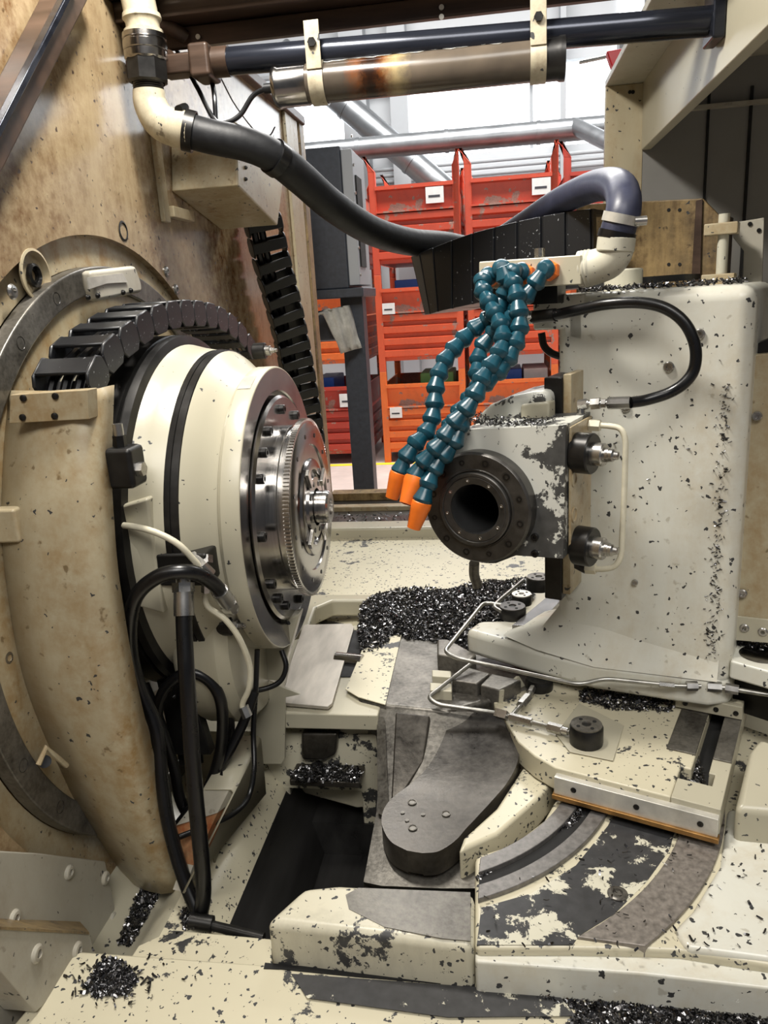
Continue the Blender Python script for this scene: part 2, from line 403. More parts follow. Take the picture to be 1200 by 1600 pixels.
# ventilation ducts
def duct(path, r, label, extra=()):
    t = thing('ventilation_duct', label, 'duct', path[0], 'galvanised ventilation ducts')
    MB().tube(path, r, 24, 0).build('duct_pipe', M['duct'], t)
    a, c = V(path[0]), V(path[-1]); L = (c-a).length; d = (c-a)/L
    for k in range(1, int(L/0.9)+1):
        q = a+d*(k*0.9)
        if k*0.9 < L: MB().cyl(q-d*0.02, q+d*0.02, r*1.06, 24).build('joint_band', M['duct'], t)
    return t
a, c = PY(470, 241, 8.4), PY(945, 198, 8.4)
d = (c-a).normalized()
dt = duct([a-d*1.2, c+d*1.5], 0.105, 'long horizontal galvanised duct crossing in front of the bright window')
q = PY(895, 196, 8.4); MB().tube([q, PY(950, 222, 8.0), PY(1000, 250, 7.6)], 0.075, 20, 0).build('branch_pipe', M['duct'], dt)
a, c = PY(540, 165, 9.0), PY(705, 305, 9.0); d = (c-a)
dt = duct([a-d*0.6, c+d*0.8], 0.135, 'thick galvanised duct sloping down to the right behind the crates')
q = a+d*0.3
MB().bx((q.x-0.03, q.y+0.05, q.z-0.03), (q.x+0.03, WY, q.z+0.03)).build('wall_bracket', M['hallgrey'], dt)

# crates
CRW, CRH, CRD = 0.765, 0.83, 1.1
proto_cr = {}
def crate(mk, origin, label, content=None, sticker=None, ears=False):
    m = M[mk]; t = thing('steel_crate', label, 'crate', origin, 'stacked steel crates')
    o = V(origin); w, h, dp = CRW, CRH, CRD
    hp = h*0.86
    for sx in (0, 1):
        for sy in (0, 1):
            x = o.x+(sx*(w-0.06)); y = o.y+sy*(dp-0.06)
            pb = MB(); pb.bx((x, y, o.z), (x+0.06, y+0.06, o.z+h+0.0))
            fx = -0.035 if sx == 0 else 0.035
            if ears: pb.prism([(x, y, o.z+h), (x+0.06, y, o.z+h), (x+0.0+fx, y, o.z+h+0.12), (x+0.02+fx, y, o.z+h+0.12)], (0, 0.05, 0))
            pb.build('corner_post', m, t, bevel=0.004)
    def panel(pts_fn, name):
        rows = []; z0 = o.z+0.09; n = 4
        prof = []
        zt = o.z+hp*0.70
        step = (zt-z0)/n
        for k in range(n):
            z = z0+k*step
            prof += [(0.0, z), (0.0, z+step*0.28), (0.035, z+step*0.4), (0.035, z+step*0.9)]
        prof += [(0.0, zt), (0.0, o.z+hp), (0.02, o.z+hp), (0.02, o.z+hp)]
        for dd, z in prof: rows.append(pts_fn(dd, z))
        pb = MB(); pb.loft(rows); return pb
    panel(lambda d, z: [(o.x+0.055, o.y+0.035-d, z), (o.x+w-0.055, o.y+0.035-d, z)], 'f').build('front_panel', m, t)
    for x, s in ((o.x+0.03, 1), (o.x+w-0.03, -1)):
        panel(lambda d, z: [(x-s*d*0.6, o.y+0.06, z), (x-s*d*0.6, o.y+dp-0.06, z)], 's').build('side_panel', m, t)
    MB().bx((o.x+0.055, o.y+dp-0.04, o.z+0.1), (o.x+w-0.055, o.y+dp-0.02, o.z+hp)).build('back_panel', m, t)
    MB().bx((o.x+0.05, o.y+0.05, o.z+0.09), (o.x+w-0.05, o.y+dp-0.05, o.z+0.11)).build('crate_floor', M['crate_dark'], t)
    rb = MB(); rb.bx((o.x+0.05, o.y-0.008, o.z+hp-0.03), (o.x+w-0.05, o.y+0.045, o.z+hp)); rb.bx((o.x+0.05, o.y-0.008, o.z+hp*0.70), (o.x+w-0.05, o.y+0.04, o.z+hp*0.72))
    rb.build('rim', m, t)
    if sticker:
        sx, sz, sw = sticker
        s = MB().bx((o.x+w*sx, o.y-0.016, o.z+h*sz), (o.x+w*sx+sw, o.y-0.008, o.z+h*sz+sw*0.85)).build('sticker', M['label'], t)
        s['label'] = 'white paper sticker'
        MB().bx((o.x+w*sx+sw*0.15, o.y-0.0175, o.z+h*sz+sw*0.3), (o.x+w*sx+sw*0.8, o.y-0.0155, o.z+h*sz+sw*0.42)).build('sticker_print', M['ink'], s)
    if content:
        for (cx, cw, cm, lab) in content:
            tag(MB().bx((o.x+w*cx, o.y+0.2, o.z+0.11), (o.x+w*(cx+cw), o.y+0.7, o.z+hp+0.07)).build('tray', M[cm], bevel=0.01), lab, 'tray')
    return t
YC = 6.9
x1 = PY(588, 500, YC).x; x2 = max(PY(731, 480, YC).x, x1+CRW+0.03); x0 = x1-0.12-CRW
crate('crate_orange', (x1, YC, 0.0), 'orange crate at the bottom of the middle stack, behind the hose nozzles', [(0.45, 0.4, 'greenplastic', 'pale green tray showing over the rim of the bottom middle crate')], (0.10, 0.50, 0.11))
crate('crate_verm', (x1, YC, 0.0+CRH), 'red-orange crate halfway up the middle stack, under the black drum chain', [(0.2, 0.35, 'blueplastic', 'bright blue tray showing over the rim of the halfway middle crate')], (0.08, 0.60, 0.11))
crate('crate_red', (x1, YC, 0.0+2*CRH), 'red flaking crate on top of the middle stack, right of the black cabinet', None, (0.63, 0.66, 0.15), True)
crate('crate_dark', (x0, YC, 0.0), 'deep red crate at the bottom of the left stack with a white sticker', [(0.3, 0.25, 'blueplastic', 'blue tray showing over the rim of the bottom left crate')], (0.66, 0.64, 0.14))
crate('crate_orange', (x0, YC, 0.0+CRH), 'bright orange crate behind the hanging grey rag')
crate('crate_verm', (x0, YC, 0.0+2*CRH), 'red-orange crate mostly hidden behind the black cabinet', ears=True)
crate('crate_orange', (x2, YC, 0.0), 'orange crate at the bottom of the right stack, behind the blue hoses', [(0.35, 0.25, 'blueplastic', 'blue tray between the teal hoses and the white column, over the crate rim'), (0.62, 0.28, 'label', 'whitish tray beside the blue tray over the right crate rim')])
crate('crate_verm', (x2, YC, 0.0+CRH), 'red-orange crate halfway up the right stack, behind the teal hoses')
crate('crate_red', (x2, YC, 0.0+2*CRH), 'red crate on top of the right stack, above the black drum chain', None, (0.72, 0.66, 0.15), True)
x3 = x2+CRW+0.05
crate('crate_red', (x3, YC+0.1, 0.0), 'red crate at the bottom of the far right stack behind the column')
crate('crate_orange', (x3, YC+0.1, 0.0+CRH), 'orange crate second in the far right stack behind the column')
crate('crate_dark', (x3, YC+0.1, 0.0+2*CRH), 'dark red crate topmost of the far right stack behind the blue-grey hose', ears=True)
# yellow line on the floor
a, c = PZ(515, 727, 0), PZ(625, 722, 0)
tag(MB().bx((-6, a.y-0.05, 0.0), (5, a.y+0.03, 0.003)).build('floor_line', M['yellow']), 'yellow line painted on the shop floor before the crates', 'floor marking')

# black electrical cabinet outside the machine, on a bracket
YB = 3.1
p = PY(478, 232, YB); q = PY(543, 232, YB); zb = PY(520, 452, YB).z
t = thing('electrical_cabinet', 'black textured electrical cabinet on a post behind the machine wall', 'cabinet', (p.x, YB, 0))
MB().bx((p.x-0.10, YB, zb), (q.x-0.03, YB+0.3, p.z)).build('cabinet_body', M['navy'], t, bevel=0.006)
MB().bx((q.x-0.03, YB+0.01, zb+0.01), (q.x+0.012, YB+0.29, p.z-0.012)).build('side_panel', M['hallgrey'], t, bevel=0.004)['label'] = 'silver side plate with screws'
MB().bx((q.x+0.012, YB+0.05, zb+0.08), (q.x+0.018, YB+0.17, p.z-0.1)).build('side_slot', M['hole'], t)
for k in range(6):
    MB().cyl((q.x+0.012, YB+0.03, zb+0.05+k*0.1), (q.x+0.017, YB+0.03, zb+0.05+k*0.1), 0.006, 10).build('screw', M['fit'], t)
MB().bx((p.x-0.02, YB-0.03, zb-0.035), (q.x+0.03, YB+0.3, zb)).build('bracket_plate', M['navy'], t, bevel=0.004)
MB().bx((p.x-0.07, YB, zb-0.2), (p.x+0.09, YB+0.12, zb-0.08)).build('cable_gland_block', M['navy'], t, bevel=0.02)
MB().bx((p.x+0.08, YB+0.05, 0), (p.x+0.17, YB+0.14, zb-0.03)).build('post', M['navy'], t, bevel=0.004)
# rag draped over the gland block
rows = []
for i in range(15):
    row = []
    for j in range(9):
        sx = j/8; u = i/14
        if u < 0.35: px = 498+u/0.35*28; py = 492-10*sin(u/0.35*pi/2)
        else: px = 526+(u-0.35)/0.65*22; py = 482+((u-0.35)/0.65)**1.2*66
        off = 0.02*sin(sx*14+u*5)+0.014*sin(u*9+sx*3)
        w_ = 1-0.35*u
        row.append(PY(px+(sx-0.5)*6, py-(sx-0.5)*10*w_, YB-0.05-off)+V(((sx-0.5)*0.075*w_, (sx-0.5)*0.13*w_, 0)))
    rows.append(row)
b = MB().loft(rows); o = b.build('cleaning_rag', M['rag'], sharp=180)
so = o.modifiers.new('thick', 'SOLIDIFY'); so.thickness = 0.008
tag(o, 'grey cleaning rag hanging under the black cabinet', 'rag')
# small red lever clamp
p = PY(960, 92, 3.4)
t = thing('lever_clamp', 'small red lever clamp at the edge of the right enclosure, before the window', 'clamp', p)
MB().prism([p+V((-0.03, 0, 0.03)), p+V((0.04, 0, 0.035)), p+V((0.03, 0, -0.01)), p+V((0.0, 0, -0.045)), p+V((-0.015, 0, -0.01))], (0, 0.05, 0)).build('clamp_body', M['red'], t, bevel=0.006)
MB().cyl(p+V((-0.03, 0.02, 0.015)), p+V((-0.13, 0.02, 0.005)), 0.007, 10).build('lever', M['fit'], t)
MB().tube([p+V((0.02, 0.03, 0.01)), p+V((0.13, 0.3, 0.01)), p+V((0.13, 0.6, 0.01))], 0.012, 10, 0).build('mounting_rod', M['hallgrey'], t)
MB().bx((p.x+0.10, p.y+0.58, 0), (p.x+0.16, p.y+0.66, 2.6)).build('mounting_post', M['hallgrey'], t)

# ================================================================ left machine wall with the round opening
XW = -0.60
AY, AZ = 1.16, 1.075           # centre of the round opening
WEND = 2.52; ZTOP = 1.988
t_wall = thing('wall_left', None, None, (XW, 1.2, 0)); struct(t_wall)
RO = 0.495
y0, y1, z0, z1 = -0.6, WEND, 0.0, ZTOP
def rectpt(a):
    dy, dz = cos(a), sin(a)
    ts = []
    if dy > 1e-9: ts.append((y1-AY)/dy)
    if dy < -1e-9: ts.append((y0-AY)/dy)
    if dz > 1e-9: ts.append((z1-AZ)/dz)
    if dz < -1e-9: ts.append((z0-AZ)/dz)
    s = min(ts); return (XW, AY+dy*s, AZ+dz*s)
angs = sorted([2*pi*k/120 for k in range(120)]+[atan2(z-AZ, y-AY) % (2*pi) for y in (y0, y1) for z in (z0, z1)])
inner = [(XW, AY+cos(a)*RO, AZ+sin(a)*RO) for a in angs]; outer = [rectpt(a) for a in angs]
inner2 = [(XW-0.02, p[1], p[2]) for p in inner]
b = MB()
b.loft([outer, inner, inner2], True)
b.bx((XW-0.3, y0, z0), (XW-0.021, y1, z1))
for f in [(y0, z0, y0, z1), (y0, z1, y1, z1), (y1, z1, y1, z0)]:
    b.face([(XW-0.022, f[0], f[1]), (XW, f[0], f[1]), (XW, f[2], f[3]), (XW-0.022, f[2], f[3])])
b.build('wall_panel', M['wall'], t_wall)
# end post and top edge strip
MB().bx((XW-0.06, WEND, 0), (XW+0.012, WEND+0.06, ZTOP+0.02)).build('end_post', M['rust'], t_wall, bevel=0.004)
MB().bx((XW+0.0, WEND-0.16, 0.3), (XW+0.010, WEND-0.02, ZTOP)).build('edge_strip', M['creamstain'], t_wall, bevel=0.003)
MB().bx((XW-0.05, y0, ZTOP-0.001), (XW+0.02, WEND+0.05, ZTOP+0.025)).build('top_rail', M['beam'], t_wall, bevel=0.004)
# raised rim round the opening with a bolted boss
MB().disc_hole((XW-0.0205, AY, AZ), (1, 0, 0), RO, 0.45, 0.008, 120).build('recess_ring', M['creamstain'], t_wall)
def boss(px, py, r):
    c = PX(px, py, XW)
    MB().lathe([(r, -0.001), (r, 0.0012), (r*0.9, 0.002), (r*0.82, -0.006), (0.0, -0.006)], c, (1, 0, 0), 32).build('boss', M['creamstain'], t_wall)
    MB().lathe([(r*0.45, 0.0), (r*0.45, 0.004), (r*0.34, 0.006), (r*0.3, 0.002), (r*0.22, 0.002), (r*0.22, -0.004), (0, -0.004)], c+V((-0.004, 0, 0)), (1, 0, 0), 24).build('bolt', M['bolt'], t_wall)
boss(56, 430, 0.034)
def wscrew(px, py, x=XW, r=0.011, par=None, m='fit'):
    c = PX(px, py, x)
    MB().lathe([(r*0.9, 0), (r*0.9, 0.0015), (r*0.7, 0.004), (r*0.4, 0.0045), (r*0.36, 0.001), (0, 0.001)], c, (1, 0, 0), 16).build('screw', M[m], par or t_wall)
for q in ((18, 456), (259, 424), (274, 452), (292, 196), (10, 1028)): wscrew(*q)
MB().lathe([(0.016, 0.001), (0.013, 0.002), (0.013, -0.004), (0, -0.004)], PX(192, 361, XW), (1, 0, 0), 20).build('plug_hole', M['hole'], t_wall)
# cover box with the hanging cable chain
t = thing('cable_cover_box', 'stained beige sheet metal box on the left wall above the hanging cable chain', 'cover', PX(330, 320, XW))
xo = XW+0.13
yz = [PX(370, 190, xo), PX(446, 255, xo), PX(434, 352, xo), PX(428, 346, xo), PX(372, 290, xo)]
ya = yz[0].y-0.12; zt = yz[0].z; zA = yz[4].z
b = MB(); b.prism(yz, (-0.13, 0, 0)); b.build('box_body', M['creamstain'], t, bevel=0.003)
MB().bx((XW, ya+0.02, zA-0.06), (XW+0.010, ya+0.045, zt)).build('back_flange', M['creamstain'], t, bevel=0.002)
MB().bx((XW, ya+0.05, zA-0.05), (XW+0.016, ya+0.15, zA-0.03)).build('lower_flange', M['creamstain'], t, bevel=0.002)
for py in (262, 280): wscrew(383, py, xo, 0.004, t, 'bolt')
# slanted rail in the top left corner
pts = [PX(-60, 200, XW+0.03), PX(0, 62, XW+0.03), PX(48, -30, XW+0.03), PX(115, -30, XW+0.03), PX(0, 212, XW+0.03), PX(-60, 320, XW+0.03)]
t = thing('door_track', 'dark stained slanted track in the top left corner of the wall', 'rail', pts[1])
MB().prism([PX(-40, 285, XW+.004), PX(120, -20, XW+.004), PX(70, -20, XW+.004), PX(-40, 190, XW+.004)], (0.03, 0, 0)).build('track_bar', M['beam'], t, bevel=0.003)
MB().prism([PX(-40, 270, XW+.034), PX(110, -20, XW+.034), PX(98, -20, XW+.034), PX(-40, 246, XW+.034)], (0.012, 0, 0)).build('track_lip', M['rail'], t, bevel=0.002)

# splash guards low on the left wall
t = thing('splash_guard', 'grey beige riveted splash guard low on the left wall', 'guard', PX(90, 1450, XW))
XG = -0.578
MB().prism([PX(-30, 1328, XG), PX(60, 1333, XG), PX(165, 1346, XG), PX(184, 1440, XG), PX(150, 1496, XG), PX(60, 1620, XG), PX(-30, 1640, XG)], (-0.02, 0, 0)).build('upper_panel', M['greysheet'], t, bevel=0.002)
for q in ((107, 1363), (164, 1372), (176, 1436), (22, 1434)): wscrew(*q, XG, 0.011, t, 'greysheet')
XG2 = -0.535
lp = MB().prism([PX(-30, 1446, XG2), PX(60, 1452, XG2), PX(139, 1456, XG2), PX(150, 1488, XG2), PX(57, 1582, XG2), PX(-30, 1480, XG2)], (-0.042, 0, 0)).build('lower_panel', M['greysheet'], t, bevel=0.002)
for q in ((57, 1490), (120, 1485)): wscrew(*q, XG2, 0.012, t, 'greysheet')
MB().prism([PX(-30, 1434, XG), PX(125, 1440, XG), PX(139, 1456, XG2+.002), PX(-30, 1446, XG2+.002)], (0, 0, -0.004)).build('ledge', M['rust'], t)
# ================================================================ workpiece spindle on the left wall
SY, SZ = 1.15, 1.14
t_sp = thing('workpiece_spindle', 'large cream workpiece spindle with steel gear disc sticking out of the left wall', 'spindle', (XW, SY, SZ-0.45))
o = lambda x: V((x, SY, SZ))
MB().disc_hole((XW-0.012, AY, AZ), (1, 0, 0), 0.45, 0.412, 0.022, 120).build('flange_ring', M['castlight'], t_sp, bevel=0.003)
MB().lathe([(0.4125, 0), (0.4125, 0.016), (0.0, 0.016)], (XW-0.012, AY, AZ), (1, 0, 0), 96).build('flange_plate', M['creamstain'], t_sp)
for k in range(24):
    a = 2*pi*k/24+0.1
    c = V((XW+0.010, AY+cos(a)*0.431, AZ+sin(a)*0.431))
    MB().lathe([(0.0085, 0), (0.0085, 0.0005), (0.006, -0.003), (0, -0.003)], c, (1, 0, 0), 14).build('flange_bolt', M['bolt'], t_sp)
# housing: rear collar, dark seal ring, tapering body, dark band, front neck
MB().lathe([(0.30, XW+0.0-XW), (0.30, 0.03), (0.272, 0.045), (0.268, 0.075)], (XW, SY, SZ), (1, 0, 0), 96).build('rear_collar', M['cream'], t_sp, bevel=0.003)
MB().lathe([(0.266, -0.53), (0.277, -0.525), (0.277, -0.495), (0.272, -0.493), (0.272, -0.490), (0.277, -0.488), (0.275, -0.478), (0.26, -0.475)], o(0), (1, 0, 0), 96).build('seal_ring', M['blacksteel'], t_sp)
MB().lathe([(0.268, -0.485), (0.262, -0.476), (0.256, -0.455), (0.252, -0.435), (0.250, -0.431)], o(0), (1, 0, 0), 96).build('housing_body', M['cream'], t_sp)
MB().lathe([(0.249, -0.4335), (0.2515, -0.432), (0.2515, -0.424), (0.250, -0.4235), (0.250, -0.4225), (0.2515, -0.422), (0.251, -0.413), (0.248, -0.412)], o(0), (1, 0, 0), 96).build('housing_band', M['blacksteel'], t_sp)
MB().lathe([(0.249, -0.4125), (0.243, -0.404), (0.232, -0.393), (0.222, -0.383), (0.215, -0.373)], o(0), (1, 0, 0), 96).build('housing_neck', M['cream'], t_sp)
MB().lathe([(0.18, -0.372), (0.217, -0.372), (0.2225, -0.366), (0.2225, -0.343), (0.221, -0.3405), (0.2195, -0.34)], o(0), (1, 0, 0), 128).build('front_rim', M['cream'], t_sp)
MB().lathe([(0.2195, -0.340), (0.186, -0.340), (0.184, -0.342), (0.184, -0.352), (0.16, -0.352)], o(0), (1, 0, 0), 128).build('face_ring', M['steelring'], t_sp)
MB().lathe([(0.178, -0.352), (0.178, -0.338), (0.174, -0.334), (0.10, -0.334)], o(0), (1, 0, 0), 128).build('inner_flange', M['steelring'], t_sp)
for k in range(24):
    a = 2*pi*k/24
    if k % 6 in (2, 3, 4) or k % 6 == 0:
        c = o(-0.334)+V((0, cos(a), sin(a)))*0.157
        MB().lathe([(0.0075, 0), (0.0075, 0.006), (0.0065, 0.0075), (0.0035, 0.0075), (0.0035, 0.003), (0, 0.003)], c, (1, 0, 0), 14).build('cap_screw', M['bolt'], t_sp)
# turned cylinder with the gear ring and hub
MB().lathe([(0.131, -0.336), (0.131, -0.318), (0.128, -0.317), (0.128, -0.305)], o(0), (1, 0, 0), 128).build('turned_cylinder', M['steel'], t_sp)
b = MB(); NT = 150; R1, R2 = 0.1365, 0.1405; prof = []
for k in range(NT):
    for (f, r) in ((0.0, R1), (0.18, R2), (0.5, R2), (0.68, R1)):
        a = 2*pi*(k+f)/NT; prof.append((r*cos(a), r*sin(a)))
ra = [V((-0.3055, SY+y, SZ+z)) for y, z in prof]; rb2 = [V((-0.2965, SY+y, SZ+z)) for y, z in prof]
rc = [V((-0.2965, SY+y*0.955, SZ+z*0.955)) for y, z in prof]
rr = [V((-0.3055, SY+y*0.90, SZ+z*0.90)) for y, z in prof]
b.loft([rr, ra, rb2, rc], True); b.build('gear_ring', M['steel'], t_sp, sharp=25)
MB().lathe([(0.135, -0.2965), (0.132, -0.295), (0.10, -0.2945), (0.099, -0.297), (0.078, -0.297), (0.076, -0.293), (0.072, -0.292), (0.060, -0.292), (0.058, -0.297), (0.05, -0.297), (0.048, -0.290), (0.030, -0.289)], o(0), (1, 0, 0), 96).build('gear_disc', M['steelring'], t_sp)
for k in range(12):
    a = 2*pi*k/12+0.13
    c = o(-0.2945)+V((0, cos(a), sin(a)))*0.116
    MB().lathe([(0.0035, 0), (0.0035, 0.0006), (0, 0.0006)], c, (1, 0, 0), 10).build('dowel_hole', M['bolt'], t_sp)
for k in range(4):
    a = 2*pi*k/4+0.6
    c = o(-0.292); d = V((0, cos(a), sin(a))); e = V((0, -sin(a), cos(a)))
    MB().boxf(c+d*0.05-e*0.006, (0.006, 0, 0), d*0.03, e*0.012).build('hub_key', M['steel'], t_sp, bevel=0.001)
for k in range(8):
    a = 2*pi*k/8+0.2
    MB().lathe([(0.004, 0), (0.004, 0.0008), (0, 0.0008)], o(-0.2895)+V((0, cos(a), sin(a)))*0.039, (1, 0, 0), 10).build('hub_hole', M['bolt'], t_sp)
MB().lathe([(0.026, -0.292), (0.026, -0.270), (0.024, -0.267), (0.013, -0.267), (0.012, -0.28), (0.0, -0.28)], o(0), (1, 0, 0), 48).build('spindle_nose', M['steel'], t_sp)
# lower bulge of the housing and the foot under it
MB().lathe([(0.0, -0.47), (0.15, -0.47), (0.16, -0.462), (0.165, -0.45), (0.165, -0.40), (0.15, -0.385), (0.0, -0.38)], V((0, SY-0.05, SZ-0.165)), (1, 0, 0), 64).build('lower_bulge', M['cream'], t_sp)
# rib running off the band on the near side
b = MB(); b.prism([V((-0.49, SY-0.262, SZ+0.075)), V((-0.445, SY-0.256, SZ+0.085)), V((-0.445, SY-0.256, SZ-0.075)), V((-0.485, SY-0.262, SZ-0.06))], (0, 0.03, 0))
b.build('housing_pad', M['cream'], t_sp, bevel=0.004)
# name plate on the rim (marks on it are too worn to read)
a0 = 1.98+pi*0
def rim(x, ang, r): return V((x, SY+cos(ang)*r, SZ+sin(ang)*r))
ang = 1.93
b = MB(); rows = []
for k in range(5):
    a = ang-0.09+k*0.045; rows.append([rim(-0.366, a, 0.2232), rim(-0.347, a, 0.2232)])
b.loft(rows); pl = b.build('name_plate', M['alu'], t_sp, sharp=60); pl['label'] = 'small engraved metal name plate'
# clamp units on the housing
def hyd(t, c, axis, r, L, cap=True, m='blacksteel', name='clamp_unit'):
    a = V(axis).normalized(); c = V(c)
    u = MB().lathe([(r*0.92, 0), (r, r*0.08), (r, L-r*0.08), (r*0.9, L), (0, L)], c, a, 32).build(name, M[m], t)
    if cap:
        MB().lathe([(r*0.62, L), (r*0.62, L*1.35), (r*0.55, L*1.4), (0, L*1.4)], c, a, 28).build('piston_sleeve', M['fit'], u)
        e = c+a*L*1.4
        MB().lathe([(r*0.42, 0), (r*0.42, L*0.12), (r*0.36, L*0.12), (r*0.36, L*0.3)], e, a, 6).build('hex_nut', M['fit'], u)
        MB().lathe([(r*0.24, L*0.12), (r*0.24, L*0.45), (r*0.15, L*0.5), (0, L*0.5)], e, a, 16).build('stud', M['fit'], u)
    return u
c = PY(208, 728, SY-0.27)
cu = MB().boxf(c+V((-0.020, -0.035, -0.022)), (0.036, 0, 0), (0, 0.04, 0), (0, 0, 0.05)).build('clamp_block', M['blacksteel'], t_sp, bevel=0.006)
MB().cyl(c+V((-0.002, -0.02, 0.028)), c+V((-0.002, -0.02, 0.042)), 0.008, 6).build('fitting', M['blacksteel'], cu)
MB().cyl(c+V((-0.002, -0.02, 0.042)), c+V((-0.002, -0.02, 0.056)), 0.006, 12).build('nipple', M['fit'], cu)
MB().cyl(c+V((0.016, -0.02, 0.0)), c+V((0.024, -0.02, 0.0)), 0.009, 6).build('hex_plug', M['fit'], cu)
hyd(t_sp, PX(396, 549, -0.41), (1, 0.0, 0.0), 0.0135, 0.022)
hyd(t_sp, PX(340, 978, -0.40), (1, 0, 0), 0.014, 0.022)
# bracket on the near side carrying the hose fittings
b = MB(); c = PY(292, 888, SY-0.24)
b.boxf(c+V((-0.035, -0.015, -0.02)), (0.07, 0, 0), (0, 0.05, 0), (0, 0, 0.045)); b.build('distributor_block', M['blacksteel'], t_sp, bevel=0.004)

# transparent-looking gauge window on the flange ring
t = thing('scale_window', 'grey framed scale window on the ring above the spindle chain', 'window', PX(165, 470, -0.575))
xg = -0.578
fr = [(124, 424), (196, 416), (206, 444), (207, 458), (136, 472), (128, 450)]
MB().prism([PX(*q, xg) for q in fr], (0.018, 0, 0)).build('window_body', M['greysheet'], t, bevel=0.006)
MB().prism([PX(*q, xg+0.0185) for q in ((134, 434), (190, 427), (198, 441), (165, 443), (137, 452))], (0.002, 0, 0)).build('scale_plate', M['alu'], t)
for q in ((136, 465), (151, 462), (191, 457), (203, 454)): wscrew(*q, xg+0.018, 0.0045, t, 'bolt')

# curved chain guard in front of the flange
t_g = thing('chain_guard', 'tall curved beige sheet guard in front of the spindle flange, stained brown', 'guard', PX(160, 1370, XW))
xr, xl = -0.465, -0.585
re = [(160, 606), (157, 690), (156, 760), (160, 830), (166, 900), (177, 975), (190, 1050), (207, 1127), (227, 1205), (252, 1290), (287, 1386)]
le = [(18, 611), (10, 700), (6, 800), (7, 850), (13, 910), (24, 985), (40, 1062), (65, 1135), (97, 1207), (135, 1282), (205, 1386)]
n = len(re)
b = MB(); rows = []
for i in range(n):
    R_ = PX(*re[i], xr); Lf = PX(*le[i], xl)
    rows.append((Lf, R_))
rs = spline([r[1] for r in rows], 4); ls = spline([r[0] for r in rows], 4)
lo = []
for L_, R_ in zip(ls, rs):
    Lw = V((xl-0.02, R_.y+0.012, L_.z)); nrm = V((0, 0.02, 0))
    cr = R_+V((-0.028, -0.016, 0)); c2 = R_+V((-0.012, -0.012, 0))
    lo.append([V((xl-0.01, L_.y+0.01, L_.z)), L_.lerp(cr, 0.5), cr, c2, R_+V((-0.002, -0.002, 0)), R_+V((0, 0.03, 0))])
b.loft(lo); go = b.build('guard_shell', M['creamstain'], t_g, sharp=50)
so = go.modifiers.new('thick', 'SOLIDIFY'); so.thickness = 0.004; so.offset = 1
ytp = PX(160, 606, xr).y-0.036
tp = lambda px, py: PY(px, py, ytp)
MB().prism([tp(16, 617), tp(137, 609), tp(139, 655), tp(14, 662)], (0, 0.022, 0)).build('top_plate', M['creamstain'], t_g, bevel=0.001)
for q in ((37, 622), (87, 619), (36, 652), (86, 650)):
    c = tp(*q)
    MB().lathe([(0.004, 0), (0.004, 0.002), (0.002, 0.003), (0, 0.003)], c, (0, -1, 0), 12).build('screw', M['bolt'], t_g)
# latch tab and hook on the guard's outer edge
c = PX(18, 817, xl)
MB().boxf(c+V((-0.01, -0.02, -0.02)), (0.03, 0, 0), (0, 0.02, 0), (0, 0, 0.042)).build('latch_tab', M['creamstain'], t_g, bevel=0.004)
c = PX(75, 1185, -0.582)
MB().tube([PX(60, 1195, -0.57), PX(72, 1168, -0.565), PX(88, 1182, -0.56), PX(104, 1196, -0.56)], 0.0035, 8, 0).build('edge_hook', M['creamstain'], t_g)
MB().cyl(PX(70, 1190, -0.59), PX(70, 1190, -0.575), 0.008, 12).build('hook_plug', M['plastic'], t_g)

# ---------------------------------------------------------------- cable chain over the spindle
def link_meshes(L, Wd, H, m):
    """a chain link about the origin: x = along the chain, y = across, z = height"""
    def plate(s):
        y = s*Wd/2; c = min(L, H)*0.24; a, h = L*0.495, H/2
        pts = [(-a+c, y, -h), (a-c, y, -h), (a, y, -h+c), (a, y, h-c), (a-c, y, h), (-a+c, y, h), (-a, y, h-c), (-a, y, -h+c)]
        b = MB(); b.prism(pts, (0, -s*Wd*0.06, 0)); return b
    sp = [plate(s).build('side_plate', m, None, loc=(0, 0, 0)) for s in (-1, 1)]
    cb = []
    for z in (-1, 1):
        cb.append(MB().boxf((-L*0.27, -Wd/2+0.002, z*(H/2-H*0.06)-H*0.06), (L*0.54, 0, 0), (0, Wd-0.004, 0), (0, 0, H*0.12)).build('crossbar', m, None, loc=(0, 0, 0)))
    return sp, cb
def chain(t, path, n, Wd, H, m, up):
    """links along a path; up(i, point, tangent) gives the height direction"""
    pts = spline(path, 24)
    d = [0.0]
    for i in range(1, len(pts)): d.append(d[-1]+(pts[i]-pts[i-1]).length)
    tot = d[-1]; L = tot/n
    sp, cb = link_meshes(L, Wd, H, m)
    def at(s):
        for i in range(1, len(d)):
            if d[i] >= s-1e-9:
                f = (s-d[i-1])/max(d[i]-d[i-1], 1e-9); return pts[i-1].lerp(pts[i], f)
        return pts[-1]
    for k in range(n):
        p0, p1 = at(k*L), at((k+1)*L); c = (p0+p1)/2; x = (p1-p0).normalized()
        z = up(k/n, c, x); z = (z-x*z.dot(x)).normalized(); y = z.cross(x)
        mt = basis(c-WL[t.name], x, y, z)
        lk = bpy.data.objects.new('chain_link', sp[0].data); COL.objects.link(lk); lk.parent = t; lk.matrix_local = mt
        for nm, src in (('side_plate', sp[1]), ('crossbar', cb[0]), ('crossbar', cb[1])):
            q = bpy.data.objects.new(nm, src.data); COL.objects.link(q); q.parent = lk
        for q in [lk]+list(lk.children):
            mo = q.modifiers.new('bevel', 'BEVEL'); mo.width = H*0.035; mo.segments = 1; mo.limit_method = 'ANGLE'
    for o_ in sp+cb: bpy.data.objects.remove(o_)
